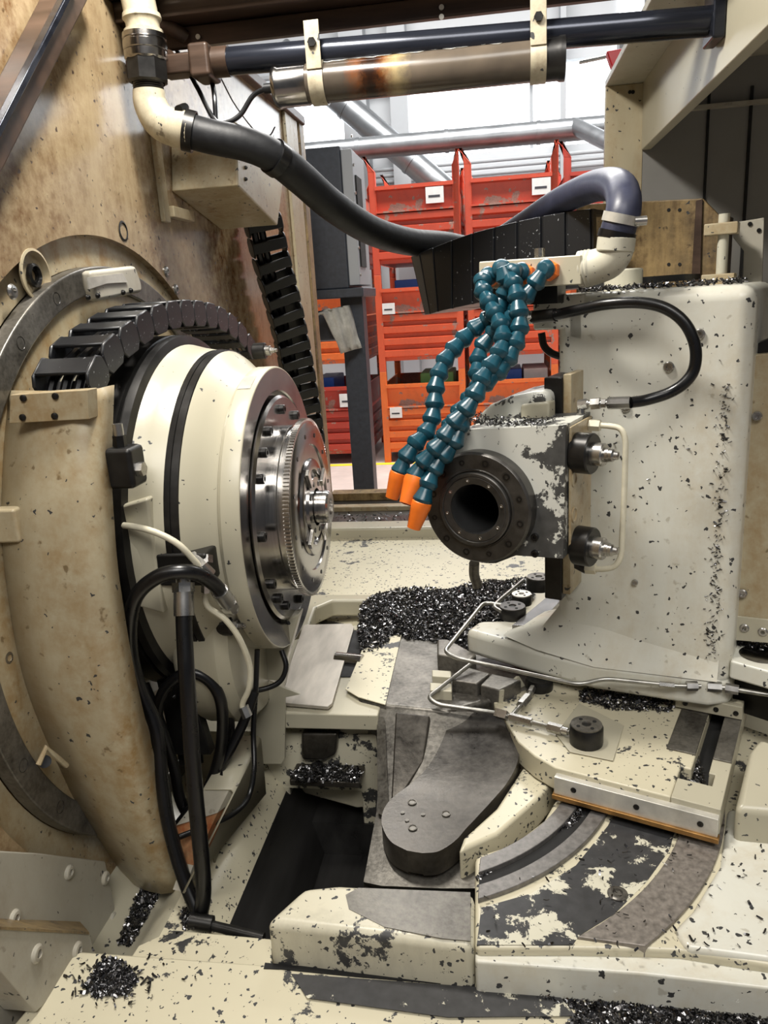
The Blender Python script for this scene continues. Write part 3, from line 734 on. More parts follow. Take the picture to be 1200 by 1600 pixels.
t = thing('cable_chain', 'black cable chain arching over the top of the spindle', 'cable chain', V((-0.53, 0.93, 1.37)))
pth = []
for (px, py) in ((118, 640), (122, 590), (150, 545), (190, 510), (240, 492), (290, 485), (335, 496), (375, 520), (395, 548)):
    pth.append((px, py))
# outer (right) edge runs on x=-0.50; widths reach back to the flange
cen = [(335, 606), (345, 560), (372, 500), (400, 466), (435, 448)]
xq = -0.525
edge = [(142, 612), (150, 585), (176, 550), (205, 527), (243, 500), (282, 490), (316, 490), (346, 498), (370, 515), (388, 535), (398, 552)]
P3 = [PX(px, py, xq+0.035) for px, py in edge]
P3 = [V((xq, p.y, p.z)) for p in P3]
chain(t, P3, 13, 0.075, 0.042, M['chainlink'], lambda u, c, x: V((0, c.y-SY, c.z-SZ)))
# cables inside
for dx in (-0.018, 0.0, 0.018):
    MB().tube([p+V((dx, 0, 0)) for p in P3], 0.006, 8, 3).build('cable', M['rubber'], t)
# hanging chain at the back of the wall
t = thing('cable_chain', 'black cable chain hanging down the left wall from the beige box', 'cable chain', PX(410, 355, -0.55))
P3 = [PX(408, 335, -0.545), PX(422, 400, -0.54), PX(441, 470, -0.535), (PX(459, 550, -0.535)), PX(475, 640, -0.535), PX(486, 720, -0.535)]
chain(t, P3, 15, 0.085, 0.05, M['plastic'], lambda u, c, x: V((0.55, -1.0, 0.0)))
for f in (-0.022, -0.006):
    MB().tube([p+V((f, f*0.5, 0)) for p in P3], 0.009, 8, 4).build('cable', M['rubber'], t)

# ================================================================ hoses and cables on the left
def Q(px, py, y): return PY(px, py, y)
def hose(name, pts, r, m, label, cat, group=None, n=12, ends=(), mats=None):
    pts = [Q(*p) for p in pts]
    if ends:
        t = thing(name, label, cat, pts[0], group)
        MB().tube(pts, r, n).build('hose_body', M[m], t)
        for e in ends:
            if e == 0: a, d = pts[0], (pts[0]-pts[1]).normalized()
            else: a, d = pts[-1], (pts[-1]-pts[-2]).normalized()
            f = MB().cyl(a-d*0.022, a+d*0.008, r*1.22, 16).build('crimp_sleeve', M['fit'], t)
            MB().cyl(a+d*0.008, a+d*0.020, r*1.35, 6).build('hex_nut', M['fit'], f)
            MB().cyl(a+d*0.020, a+d*0.030, r*0.9, 12).build('nipple', M['fit'], f)
        return t
    o = MB().tube(pts, r, n).build(name, M[m]); return tag(o, label, cat, group)
G = 'hydraulic hoses and cables under the spindle'
hose('hydraulic_hose', [(352, 936, .905), (338, 916, .885), (312, 898, .865), (280, 893, .85), (245, 902, .845), (214, 930, .845), (203, 975, .85), (206, 1030, .86), (222, 1085, .865), (245, 1140, .86), (252, 1210, .85), (264, 1290, .835), (285, 1365, .82), (308, 1425, .80)], 0.0095, 'rubber', 'black hydraulic hose arching left from the angled fitting beside the spindle rim', 'hose', G, ends=(0,))
hose('hydraulic_hose', [(287, 935, .865), (288, 985, .85), (292, 1060, .83), (298, 1150, .82), (306, 1250, .81), (315, 1340, .80), (318, 1395, .80), (313, 1432, .80)], 0.0105, 'rubber', 'thick black hydraulic hose hanging straight down in front of the spindle', 'hose', G, ends=(0,))
hose('cable_loop', [(250, 1190, .93), (244, 1130, .93), (256, 1080, .93), (290, 1052, .935), (325, 1062, .94), (346, 1100, .94), (345, 1170, .94), (326, 1230, .93), (296, 1280, .92), (262, 1310, .91)], 0.0085, 'rubber', 'black hose making a round loop behind the straight hanging hose', 'hose', G)
hose('cable_loop', [(322, 1060, .99), (352, 1092, .99), (361, 1140, .985), (350, 1190, .98), (322, 1240, .96), (288, 1280, .95)], 0.006, 'rubber', 'thin black hose bending just right of the round hose loop', 'hose', G)
hose('cable_loop', [(196, 940, .98), (200, 1010, .97), (206, 1070, .955), (214, 1140, .94), (226, 1210, .925), (250, 1280, .91), (270, 1340, .87)], 0.0095, 'rubber', 'black hose running down along the right edge of the curved guard', 'hose', G)
hose('cable_loop', [(225, 1070, .94), (250, 1130, .935), (272, 1200, .93), (282, 1250, .92), (300, 1275, .915), (330, 1262, .915), (352, 1210, .93)], 0.008, 'rubber', 'black hose sagging in a low curve behind the hanging hoses', 'hose', G)
hose('cable_loop', [(402, 1015, 1.02), (400, 1070, 1.01), (396, 1140, .995), (397, 1200, .965), (388, 1245, .94), (366, 1270, .90), (330, 1288, .87), (280, 1308, .84)], 0.0042, 'rubber', 'thin black cable dropping from the spindle rim and bending left over the orange box', 'cable', G)
hose('cable_loop', [(440, 1016, 1.06), (447, 1042, 1.05), (436, 1066, 1.04), (405, 1078, 1.03), (368, 1078, 1.02), (340, 1068, 1.02)], 0.0042, 'rubber', 'thin black cable sweeping under the lower end of the spindle rim', 'cable', G)
hose('cable_loop', [(160, 850, 0.97), (166, 905, .965), (180, 960, .955), (194, 1010, .945), (205, 1090, .935), (222, 1170, .92), (240, 1240, .90)], 0.007, 'rubber', 'black cable tucked behind the right edge of the curved guard', 'cable', G)
hose('cable_loop', [(352, 990, 1.0), (347, 1030, 1.0), (330, 1062, 1.0), (300, 1068, 1.0), (270, 1090, .98)], 0.0038, 'rubber', 'thin black cable leaving the lower black clamp cylinder', 'cable', G)
hose('cable_loop', [(398, 1080, .99), (380, 1130, .97), (355, 1180, .95), (330, 1225, .93), (300, 1262, .91), (270, 1300, .89)], 0.0075, 'rubber', 'black hose slanting down to the left above the sheet metal trunking', 'hose', G)
hose('lubrication_tube', [(156, 828, .90), (190, 821, .885), (235, 829, .87), (275, 848, .87), (302, 874, .88), (316, 893, .89)], 0.0042, 'creamtube', 'cream plastic tube arching from the guard to the spindle fitting', 'tube')
t = thing('bent_tube', 'thin cream bent tube with an open nut hanging below the spindle rim', 'tube', Q(383, 1110, .95))
tp = [(322, 918, .90), (324, 946, .90), (352, 968, .91), (374, 998, .92), (390, 1040, .935), (389, 1075, .94), (379, 1100, .945), (383, 1114, .945)]
MB().tube([Q(*p) for p in tp], 0.0042, 10).build('tube_body', M['creamtube'], t)
a, c = Q(380, 1104, .945), Q(387, 1120, .942)
MB().cyl(a, c, 0.0075, 6).build('union_nut', M['fit'], t)
MB().cyl(Q(322, 905, .90), Q(322, 925, .90), 0.0065, 6).build('tube_nut', M['fit'], t)
t = thing('angle_fitting', 'zinc elbow fittings between the two black hose ends on the spindle', 'fitting', Q(300, 895, .895))
MB().tube([Q(300, 868, .90), Q(318, 885, .89), Q(330, 897, .895)], 0.007, 10, 0).build('elbow', M['fit'], t)
MB().cyl(Q(322, 868, .905), Q(322, 880, .90), 0.009, 6).build('hex_nut', M['fit'], t)
MB().tube([Q(287, 915, .87), Q(288, 900, .875), Q(300, 896, .90)], 0.0075, 10, 0).build('lower_elbow', M['fit'], t)
# dark steel bracket behind the hoses
t = thing('mounting_bracket', 'dark steel bracket bars behind the hoses beside the curved guard', 'bracket', Q(225, 1090, 1.02))
MB().prism([Q(186, 962, .98), Q(262, 962, .98), (Q(268, 985, .98)), Q(330, 1180, .98), Q(270, 1180, .98), Q(230, 1000, .98), Q(190, 990, .98)], (0, 0.02, 0)).build('bracket_bar', M['blacksteel'], t, bevel=0.002)
MB().cyl(Q(188, 958, .95), Q(200, 962, .95), 0.012, 20).build('bracket_screw', M['fit'], t)
MB().cyl(Q(196, 961, .95), Q(204, 964, .95), 0.008, 6).build('screw_head', M['fit'], t)
# small sensor box
t = thing('switch_box', 'small cream switch box with a dark opening behind the hanging hose', 'switch', Q(280, 1150, .99))
c = Q(268, 1165, .985)
MB().boxf(c, (0.045, 0.02, 0), (-0.012, 0.04, 0), (0, 0, 0.03)).build('box_body', M['cream'], t, bevel=0.002)
MB().boxf(c+V((0.004, -0.003, 0.006)), (0.018, 0.008, 0), (-0.001, 0.004, 0), (0, 0, 0.016)).build('opening', M['hole'], t)
MB().boxf(c+V((0.002, 0.012, -0.045)), (0.035, 0.012, 0), (-0.004, 0.012, 0), (0, 0, 0.045)).build('box_stand', M['blacksteel'], t)
# sheet metal trunking with a rusty open end
t = thing('cable_trunking', 'sheet metal trunking with a rusty orange open end below the hoses', 'trunking', Q(330, 1350, .88))
A = [Q(275, 1395, .80), Q(300, 1245, .87), Q(360, 1232, .88), Q(290, 1395, .80)]
f0 = [Q(248, 1300, .845), Q(262, 1380, .81), Q(286, 1396, .80), Q(361, 1232, .885), Q(312, 1232, .885)]
sh = V((0.16, 0.33, 0.06))
b = MB()
r_bot0, r_top0 = Q(288, 1396, .80), Q(362, 1232, .885)
r_bot1, r_top1 = Q(416, 1240, 1.02), Q(404, 1150, 1.06)
l_top0, l_top1 = Q(318, 1232, .885), Q(366, 1150, 1.06)
b.loft([[r_bot0, r_bot1], [r_top0+V((0.004, 0, -0.006)), r_top1+V((0.004, 0, -0.006))], [r_top0, r_top1], [l_top0, l_top1], [l_top0+V((-0.01, 0.02, -0.16)), l_top1+V((-0.01, 0.02, -0.16))]])
go = b.build('trunking_shell', M['cream'], t, sharp=40); so = go.modifiers.new('thick', 'SOLIDIFY'); so.thickness = 0.003
b = MB(); q = [Q(285, 1348, .836), Q(302, 1352, .83), Q(340, 1270, .872), Q(275, 1290, .872)]
b.prism(q, (0.01, 0.03, 0.0)); b.build('rusty_inside', M['rustyellow'], t)
b = MB(); b.prism([Q(270, 1390, .812), Q(286, 1393, .807), Q(302, 1352, .83), Q(285, 1348, .836)], (0.01, 0.03, 0)); b.build('end_plate', M['greysheet'], t)
b = MB(); b.prism([Q(275, 1290, .87), Q(340, 1270, .87), Q(357, 1236, .885), Q(318, 1236, .885)], (0.01, 0.02, 0)); b.build('end_plate', M['greysheet'], t)
# hanging flap plate behind, and chute plate
t = thing('hanging_flap', 'cream hanging flap plate with a rounded corner below the spindle', 'plate', Q(420, 1190, 1.105))
MB().prism([Q(393, 1055, 1.10), Q(470, 1085, 1.10), Q(446, 1090, 1.10), Q(445, 1185, 1.10), Q(440, 1194, 1.10), Q(408, 1194, 1.10), Q(395, 1180, 1.10)], (0, 0.006, 0)).build('flap_plate', M['cream'], t, bevel=0.001)
# bracket plates under the rim
t = thing('spindle_support', 'cream triangular support plate between the spindle and the bed', 'bracket', Q(410, 1065, 1.06))
MB().prism([Q(352, 1062, 1.10), Q(378, 985, 1.10), Q(468, 960, 1.10), Q(438, 1064, 1.10)], (0, 0.03, 0)).build('support_plate', M['cream'], t, bevel=0.003)
# ================================================================ overhead beam, rail, lamp
YO = 1.35
t = thing('overhead_beam', 'oily brown steel channel beam across the top, above the lamp', 'beam', PY(600, 30, YO+0.1))
zb = PY(250, 78, YO+0.03).z
XR = 0.337
b = MB()
b.bx((XW, YO+0.03, zb), (XR, YO+0.045, zb+0.030)); b.bx((XW, YO-0.02, zb+0.030), (XR, YO+0.045, zb+0.037))
b.bx((XW, YO-0.02, zb+0.037), (XR, YO-0.013, zb+0.060)); b.bx((XW, YO-0.06, zb+0.060), (XR, YO-0.013, zb+0.067)); b.bx((XW, YO-0.06, zb+0.060), (XR, YO-0.054, zb+0.085))
b.build('beam_profile', M['beam'], t, bevel=0.002)
for px, py in ((310, 58), (311, 73), (690, 12), (690, 27)):
    c = PY(px, py, YO+0.028); MB().cyl(c, c+V((0, -0.003, 0)), 0.004, 12).build('rivet', M['alu'], t)
t = thing('round_rail', 'black round rail running across just under the brown beam', 'rail', PY(700, 75, YO))
a, c = PY(345, 97, YO), PY(1113, 33, YO); d = (c-a).normalized()
MB().cyl(a, c, 0.0205, 24).build('rail_rod', M['rail'], t)
MB().cyl(a-d*0.012, a+d*0.015, 0.0225, 24).build('end_collar', M['beam'], t)
MB().boxf(a+V((-0.045, -0.03, -0.025)), (0.035, 0, 0), (0, 0.06, 0), (0, 0, 0.05)).build('end_bracket', M['beam'], t, bevel=0.006)
MB().boxf(a+V((-0.16, -0.01, -0.012)), (0.12, 0, 0), (0, 0.03, 0), (0, 0, 0.03)).build('end_bracket', M['beam'], t, bevel=0.004)
MB().boxf(c+V((-0.006, -0.03, -0.03)), (0.018, 0, 0), (0, 0.06, 0), (0, 0, 0.07)).build('end_plate', M['rail'], t, bevel=0.003)
MB().boxf(c+V((0.01, -0.02, -0.022)), (0.06, 0, 0), (0, 0.05, 0), (0, 0, 0.03)).build('end_bracket', M['greysheet'], t, bevel=0.003)
# lamp tube
LA, LB = PY(430, 137, YO), PY(882, 90, YO); LD = (LB-LA).normalized(); LC = (LA+LB)/2; RL = 0.031
t = thing('tube_lamp', 'sooty tubular machine lamp held by two straps under the black rail', 'lamp', LC)
MB().lathe([(RL*0.96, 0.05), (RL*0.96, (LB-LA).length-0.05)], LA, LD, 40).build('lamp_tube', M['acrylic'], t)
MB().lathe([(0, 0), (RL, 0), (RL*1.05, 0.003), (RL*1.05, 0.008), (RL, 0.011), (RL, 0.055), (RL*0.9, 0.056)], LA, LD, 40).build('end_cap', M['steelring'], t)
MB().lathe([(0, 0), (RL*1.05, 0), (RL*1.05, 0.008), (RL, 0.011), (RL, 0.04), (RL*0.9, 0.041)], LB, -LD, 40).build('end_cap', M['blacksteel'], t)
MB().cyl(LA, LA-LD*0.018, 0.008, 12).build('cable_gland', M['plastic'], t)
MB().lathe([(RL*0.7, 0.056), (RL*0.7, (LB-LA).length-0.05)], LA, LD, 24).build('inner_reflector', M['steelring'], t)
rows = []
for k in range(40):
    s = 0.085+(0.40-0.085)*k/39; wv = 0.12*sin(k*0.8)+0.1*sin(k*2.1)
    rows.append([LA+LD*s+(V((0, -1, 0))*sin(a)+EZ*cos(a))*(RL*0.985) for a in (-0.6, -0.2, 0.2, 0.62+wv*0.5)])
MB().loft(rows).build('grease_strip', M['tape'], t, sharp=180)['label'] = 'pale caked strip along the top of the tube'
for px, py in ((499, 130), (840, 93)):
    c = PY(px, py, YO); s = (c-LA).dot(LD); c = LA+LD*s
    st = MB().lathe([(RL*1.0, -0.012), (RL*1.06, -0.012), (RL*1.06, 0.012), (RL*1.0, 0.012), (RL*1.0, -0.012)], c, LD, 40).build('strap', M['dirtypipe'], t)
    MB().boxf(c+V((-0.012, -RL-0.002, RL*0.4)), (0.024, 0, 0), (0, 0.003, 0), (0, 0, 0.068)).build('strap_tongue', M['dirtypipe'], st, bevel=0.001)
    MB().cyl(c+V((0, -RL-0.002, RL+0.018)), c+V((0, -RL-0.007, RL+0.018)), 0.007, 6).build('bolt', M['bolt'], st)
# lamp cable and thin wires
t = tag(MB().tube([LA-LD*0.015, Q(395, 150, 1.35), Q(375, 180, 1.34), Q(352, 192, 1.33), Q(334, 186, 1.33), Q(310, 140, 1.36), Q(280, 85, 1.4), Q(255, 40, 1.42)], 0.004, 10).build('lamp_cable', M['rubber']), 'black cable hanging from the left end of the tube lamp', 'cable', 'wires beside the lamp')
tag(MB().tube([Q(330, 120, 1.38), Q(335, 150, 1.35), Q(337, 185, 1.345)], 0.004, 10).build('lamp_cable', M['rubber']), 'short black wire hanging from the rail end to the lamp cable loop', 'cable', 'wires beside the lamp')
tag(MB().tube([Q(345, 122, 1.42), Q(368, 165, 1.5), Q(400, 206, 1.6), Q(420, 212, 1.6), Q(430, 198, 1.6)], 0.0014, 6).build('lamp_cable', M['rubber']), 'thin dark wire crossing the bluish lit wall beside the lamp', 'cable', 'wires beside the lamp')
# ================================================================ coolant pipe top left and big hose
t = thing('coolant_pipe', 'dirty coolant downpipe with ribbed coupling and off-white elbow at the top left', 'pipe', Q(225, 60, 1.30))
def ring_path(prof, px0, py0, px1, py1, y, m, name, n=32):
    a, c = Q(px0, py0, y), Q(px1, py1, y); L = (c-a).length
    return MB().lathe([(r, h*L) for r, h in prof], a, (c-a), n).build(name, M[m], t)
YP = 1.30
ring_path([(0.026, -0.6), (0.026, 1)], 216, 0, 222, 30, YP, 'dirtypipe', 'pipe')
ring_path([(0.024, 0), (0.029, 0.02), (0.030, 0.25), (0.0295, 0.26), (0.028, 0.3), (0.026, 0.45), (0.026, 0.75), (0.030, 0.8), (0.030, 1)], 221, 22, 225, 55, YP, 'dirtypipe', 'upper_collar')
ring_path([(0.028, 0), (0.0335, 0.04), (0.034, 0.22), (0.032, 0.25), (0.032, 0.3), (0.034, 0.33), (0.034, 0.6), (0.0325, 0.64), (0.0335, 0.68), (0.0335, 0.92), (0.03, 1)], 225, 53, 229, 96, YP, 'steelring', 'coupling')
ring_path([(0.031, 0), (0.0325, 0.03), (0.0325, 0.9), (0.027, 1)], 229, 95, 232, 131, YP, 'blacksteel', 'coupling_nut', 8)
ring_path([(0.024, 0)]+[(0.0225+0.0018*(k % 2), 0.1+0.1*k) for k in range(9)]+[(0.023, 1.0)], 231, 128, 233, 146, YP, 'blacksteel', 'thread')
MB().tube([Q(233, 142, YP), Q(236, 165, YP), Q(250, 189, YP), Q(272, 200, YP), Q(300, 206, YP)], lambda s: 0.0255+0.004*s, 28).build('elbow', M['dirtypipe'], t)
MB().tube([Q(243, 35, 1.34), Q(265, 42, 1.36), Q(290, 58, 1.38)], 0.011, 12).build('side_pipe', M['beam'], t)
MB().tube([Q(248, 85, 1.34), Q(265, 92, 1.36)], 0.013, 12, 0).build('side_pipe', M['beam'], t)
MB().boxf(Q(255, 120, 1.40), (0.08, 0, 0), (0, 0.03, 0), (0, 0, 0.035)).build('pipe_bracket', M['beam'], t, bevel=0.004)
MB().boxf(Q(160, 0, 1.33), (0.07, 0, 0), (0, 0.03, 0), (0, 0, 0.09)).build('pipe_bracket', M['beam'], t, bevel=0.004)
# big hose
t = thing('coolant_hose', 'long dark coolant hose swinging from the top left elbow behind the drum chain', 'hose', Q(520, 320, 1.5))
HP = [Q(288, 203, 1.30), Q(330, 214, 1.31), Q(385, 226, 1.33), Q(430, 246, 1.36), Q(472, 280, 1.42), Q(520, 322, 1.50), Q(580, 360, 1.62), Q(640, 378, 1.75), Q(700, 383, 1.88), Q(770, 400, 2.0)]
MB().tube(HP, lambda s: 0.0265 if s < 0.36 else 0.0285, 24).build('hose_body', M['hose'], t)
MB().tube([Q(425, 243, 1.355), Q(437, 252, 1.368)], 0.030, 24, 0).build('wrap_end', M['rubber'], t)
d = (HP[1]-HP[0]).normalized()
ck = MB().lathe([(0.029, -0.008), (0.0315, -0.008), (0.0315, 0.008), (0.029, 0.008)], HP[0]+d*0.008, d, 32).build('hose_clamp', M['blacksteel'], t)
MB().cyl(HP[0]+V((0.0, -0.015, 0.026)), HP[0]+V((0.0, 0.015, 0.036)), 0.007, 10).build('clamp_screw', M['bolt'], ck)
t = thing('return_hose', 'blue-grey hose arching over the drum chain down to the white elbow', 'hose', PD(965, 355, 1.12))
HQ = [PD(745, 398, 1.58), PD(812, 356, 1.48), PD(870, 318, 1.39), PD(915, 296, 1.31), PD(945, 288, 1.24), PD(966, 292, 1.18), PD(974, 308, 1.145), PD(974, 330, 1.125), PD(968, 352, 1.12), PD(964, 366, 1.12)]
MB().tube(HQ, 0.0235, 24).build('hose_body', M['bluehose'], t)
d = (HQ[-1]-HQ[-2]).normalized()
for k, mm in ((0.020, 'alu'),):
    ck = MB().lathe([(0.0235, -0.006), (0.0255, -0.006), (0.0255, 0.006), (0.0235, 0.006)], HQ[-1]-d*k, d, 32).build('hose_clamp', M[mm], t)
    MB().cyl(HQ[-1]-d*(k-0.006)+EX*0.022-EY*0.012, HQ[-1]-d*(k-0.006)+EX*0.036-EY*0.006, 0.006, 12).build('clamp_screw', M['fit'], ck)
MB().tube([HQ[-1]-d*0.004, HQ[-1]+d*0.006], 0.0255, 24, 0).build('hose_cuff', M['rubber'], t)

# ================================================================ right enclosure
t = thing('right_enclosure', 'beige sheet metal enclosure frame with a dark interior at the top right', 'enclosure', V((0.4, 2.0, 0)))
X0, X1, ZS, ZF, YE = 0.254, 0.337, 1.889, 1.748, 2.0
MB().bx((X0, YE, 0.775), (X1+0.002, YE+0.02, ZS)).build('door_jamb', M['creamstain'], t, bevel=0.002)
MB().bx((X0, 0.6, ZS), (X1, YE+0.02, ZS+0.015)).build('soffit', M['greysheet'], t, bevel=0.002)
fz = MB(); fz.bx((X1-0.001, 0.6, ZF), (X1+0.02, YE+0.0, ZS+0.1)); fz.build('fascia_beam', M['cream'], t, bevel=0.002)
MB().bx((X1, YE+0.002, 0.775), (X1+1.2, YE+0.02, 2.1)).build('back_panel', M['shadedsheet'], t)
MB().bx((X1+0.14, YE-0.004, 1.2), (X1+0.145, YE+0.002, 1.86)).build('panel_seam', M['hole'], t)
MB().bx((X1+0.23, YE-0.004, 1.2), (X1+0.236, YE+0.002, 1.86)).build('panel_seam', M['hole'], t)
MB().bx((X1+0.02, YE-0.02, PY(1100, 172, YE).z), (X1+1.2, YE+0.002, PY(1100, 166, YE).z)).build('panel_rib', M['greysheet'], t)
MB().bx((X1+0.02, 0.6, 1.92), (X1+1.2, YE+0.02, 1.94)).build('roof_panel', M['greysheet'], t)
MB().bx((X1+1.18, 0.6, 0.8), (X1+1.2, YE+0.02, 1.94)).build('side_panel', M['greysheet'], t)
MB().bx((X1+0.02, 1.62, 1.885), (X1+1.18, 1.69, 1.92)).build('roof_rib', M['greysheet'], t)
for px in (984, 989):
    c = PY(px, 144, YE); MB().cyl(c, c+V((0, -0.002, 0)), 0.004, 10).build('rivet', M['hole'], t)

# ================================================================ stained plate, hinge pin, grey plate behind the column
t = thing('rear_cover_plate', 'brown stained upright plate behind the top of the white column', 'plate', PD(1020, 445, 1.5))
MB().prism([PD(900, 322, 1.5), PD(928, 318, 1.5), PD(1098, 310, 1.5), PD(1132, 345, 1.5), PD(1126, 470, 1.5), PD(900, 470, 1.5)], EY*0.02).build('plate_sheet', M['rust'], t, bevel=0.002)
MB().prism([PD(1088, 314, 1.499), PD(1098, 311, 1.499), PD(1094, 450, 1.499), PD(1080, 450, 1.499)], -EY*0.004).build('edge_seam', M['beam'], t)
for q in ((1045, 328), (1062, 328), (1045, 413), (1062, 413)):
    c = PD(*q, 1.5); MB().cyl(c, c-EY*0.001, 0.003, 10).build('screw_hole', M['hole'], t)
t = thing('hinge_pin', 'cream hinge pin with two square lugs behind the right column edge', 'hinge', PD(1128, 440, 1.4))
MB().cyl(PD(1132, 334, 1.4), PD(1126, 450, 1.4), 0.0085, 20).build('pin', M['whitepipe'], t)
c = PD(1127, 358, 1.4); MB().boxf(c-EX*0.024-EY*0.015-EZ*0.009, EX*0.05, EY*0.03, EZ*0.018).build('upper_lug', M['creamstain'], t, bevel=0.002)
c = PD(1122, 436, 1.4); MB().boxf(c-EX*0.024-EY*0.015-EZ*0.014, EX*0.05, EY*0.03, EZ*0.022).build('lower_lug', M['creamstain'], t, bevel=0.002)
MB().boxf(PD(1131, 336, 1.41), EX*0.004, EY*0.09, -EZ*0.12).build('pin_bracket', M['beam'], t)
t = thing('side_cover_plate', 'pale grey angled plate right of the hinge pin', 'plate', PD(1170, 440, 1.45))
MB().prism([PD(1140, 349, 1.45), PD(1194, 340, 1.45), PD(1190, 470, 1.45), PD(1160, 470, 1.45), PD(1162, 392, 1.45), PD(1146, 372, 1.45)], EY*0.006).build('plate_sheet', M['greysheet'], t, bevel=0.001)
for q in ((1172, 350), (1186, 360)):
    c = PD(*q, 1.45); MB().cyl(c, c-EY*0.002, 0.0035, 10).build('screw', M['bolt'], t)

# ================================================================ black drum chain lying on edge behind the manifold
t = thing('drum_cable_chain', 'wide black cable chain lying on edge in a curve behind the manifold', 'cable chain', PD(780, 470, 1.55))
top = [((924, 326), 1.34), ((884, 331), 1.345), ((846, 338), 1.355), ((808, 346), 1.37), ((772, 355), 1.39), ((738, 364), 1.42), ((706, 375), 1.46), ((676, 387), 1.51), ((655, 395), 1.56), ((642, 401), 1.61)]
bot = [(926, 448), (884, 452), (846, 457), (808, 462), (772, 468), (738, 475), (706, 482), (684, 487), (672, 491), (664, 492)]
for i in range(len(top)-1):
    (q0, v0), (q1, v1) = top[i], top[i+1]
    a0, a1 = PD(*q0, v0), PD(*q1, v1); c0, c1 = PD(*bot[i], v0), PD(*bot[i+1], v1)
    out = (a1-a0).cross(c0-a0).normalized()
    if out.dot(CAM-a0) < 0: out = -out
    e = 0.05
    l = MB().prism([a0.lerp(a1, e), a0.lerp(a1, 1-e), c0.lerp(c1, 1-e), c0.lerp(c1, e)], -out*0.012).build('chain_link', M['chainlink'], t, bevel=0.0015)
    MB().prism([a0.lerp(a1, -0.04)-out*0.004, a0.lerp(a1, 0.06)-out*0.004, c0.lerp(c1, 0.06)-out*0.004, c0.lerp(c1, -0.04)-out*0.004], -out*0.012).build('link_joint', M['plastic'], l)
    MB().prism([a0-out*0.006, a1-out*0.006, a1-out*0.08, a0-out*0.08], (c0-a0)*0.06).build('crossbar', M['plastic'], l)
    MB().prism([c0-out*0.006, c1-out*0.006, c1-out*0.08, c0-out*0.08], (a0-c0)*0.06).build('crossbar', M['plastic'], l)
a, c = PD(642, 401, 1.61), PD(664, 492, 1.61)
l = MB().prism([a, PD(654, 394, 1.75), PD(676, 484, 1.75), c], EX*0.012).build('chain_link', M['chainlink'], t, bevel=0.002)

# ================================================================ tool column
t_c = thing('tool_column', 'big white tool column with rounded edges on the right, stained along its edge', 'column', CL(-0.24, 1.28, 0.82))
b = MB(); b.cb(-0.372, -0.102, 1.15, 1.46, 0.85, 1.443)
b.build('column_body', M['column'], t_c, bevel=0.022, seg=4)
# left arm of the top carrying the manifold
ua = LOC(PD(832, 480, 1.15))[0]
b = MB(); z_a0, z_a1 = PD(840, 516, 1.15).z, PD(840, 462, 1.15).z
b.prism([CL(ua, 1.15, z_a0), CL(-0.36, 1.15, z_a0), CL(-0.36, 1.15, z_a0-0.012), CL(-0.33, 1.15, z_a0-0.02), CL(-0.33, 1.15, z_a1), CL(ua, 1.15, z_a1)], EY*0.2)
b.build('top_arm', M['column'], t_c, bevel=0.004)
# foot
b = MB()
ft = [CL(-0.545, 1.165, .868), CL(-0.40, 1.137, .868), CL(-0.30, 1.125, .868), CL(-0.13, 1.14, .868), CL(-0.10, 1.16, .868), CL(-0.10, 1.44, .868), CL(-0.44, 1.44, .868), CL(-0.44, 1.30, .868), CL(-0.485, 1.24, .868), CL(-0.54, 1.215, .868)]
b.prism(ft, EZ*-0.048)
b.build('column_foot', M['column'], t_c, bevel=0.012, seg=3)
# sloping skirt between body and foot
b = MB()
b.loft([[CL(-0.36, 1.152, 0.93), CL(-0.30, 1.151, 0.925), CL(-0.12, 1.151, 0.90)], [CL(-0.37, 1.145, 0.89), CL(-0.29, 1.140, 0.885), CL(-0.12, 1.148, 0.88)], [CL(-0.40, 1.137, 0.868), CL(-0.30, 1.125, 0.862), CL(-0.12, 1.142, 0.866)]])
b.loft([[CL(-0.365, 1.16, 0.95), CL(-0.365, 1.28, 0.95)], [CL(-0.40, 1.16, 0.90), CL(-0.40, 1.28, 0.89)], [CL(-0.47, 1.16, 0.873), CL(-0.45, 1.27, 0.873)]])
b.loft([[CL(-0.365, 1.16, 0.95), CL(-0.36, 1.152, 0.93)], [CL(-0.40, 1.16, 0.90), CL(-0.37, 1.145, 0.89)], [CL(-0.47, 1.16, 0.873), CL(-0.40, 1.137, 0.868)]])
b.build('foot_fillet', M['column'], t_c, sharp=60)
def cscrew(px, py, v, par, r=0.0075, m='fit'):
    c = PD(px, py, v)
    MB().lathe([(r, 0), (r, 0.002), (r*0.8, 0.0035), (r*0.45, 0.0035), (r*0.4, 0.001), (0, 0.001)], c, -EY, 16).build('screw', M[m], par)
for q in ((1045, 573), (1093, 522), (978, 636)): cscrew(*q, 1.149, t_c)
for q in ((992, 910),): cscrew(*q, 1.149, t_c, 0.005)
MB().cyl(CL(-0.31, 1.30, 1.44), CL(-0.31, 1.30, 1.475), 0.03, 32).build('top_boss', M['whitepipe'], t_c, bevel=0.003)
MB().prism([PD(905, 440, 1.3), PD(1070, 428, 1.3), PD(1070, 438, 1.3), PD(905, 450, 1.3)], EY*0.15).build('top_gasket', M['hole'], t_c)
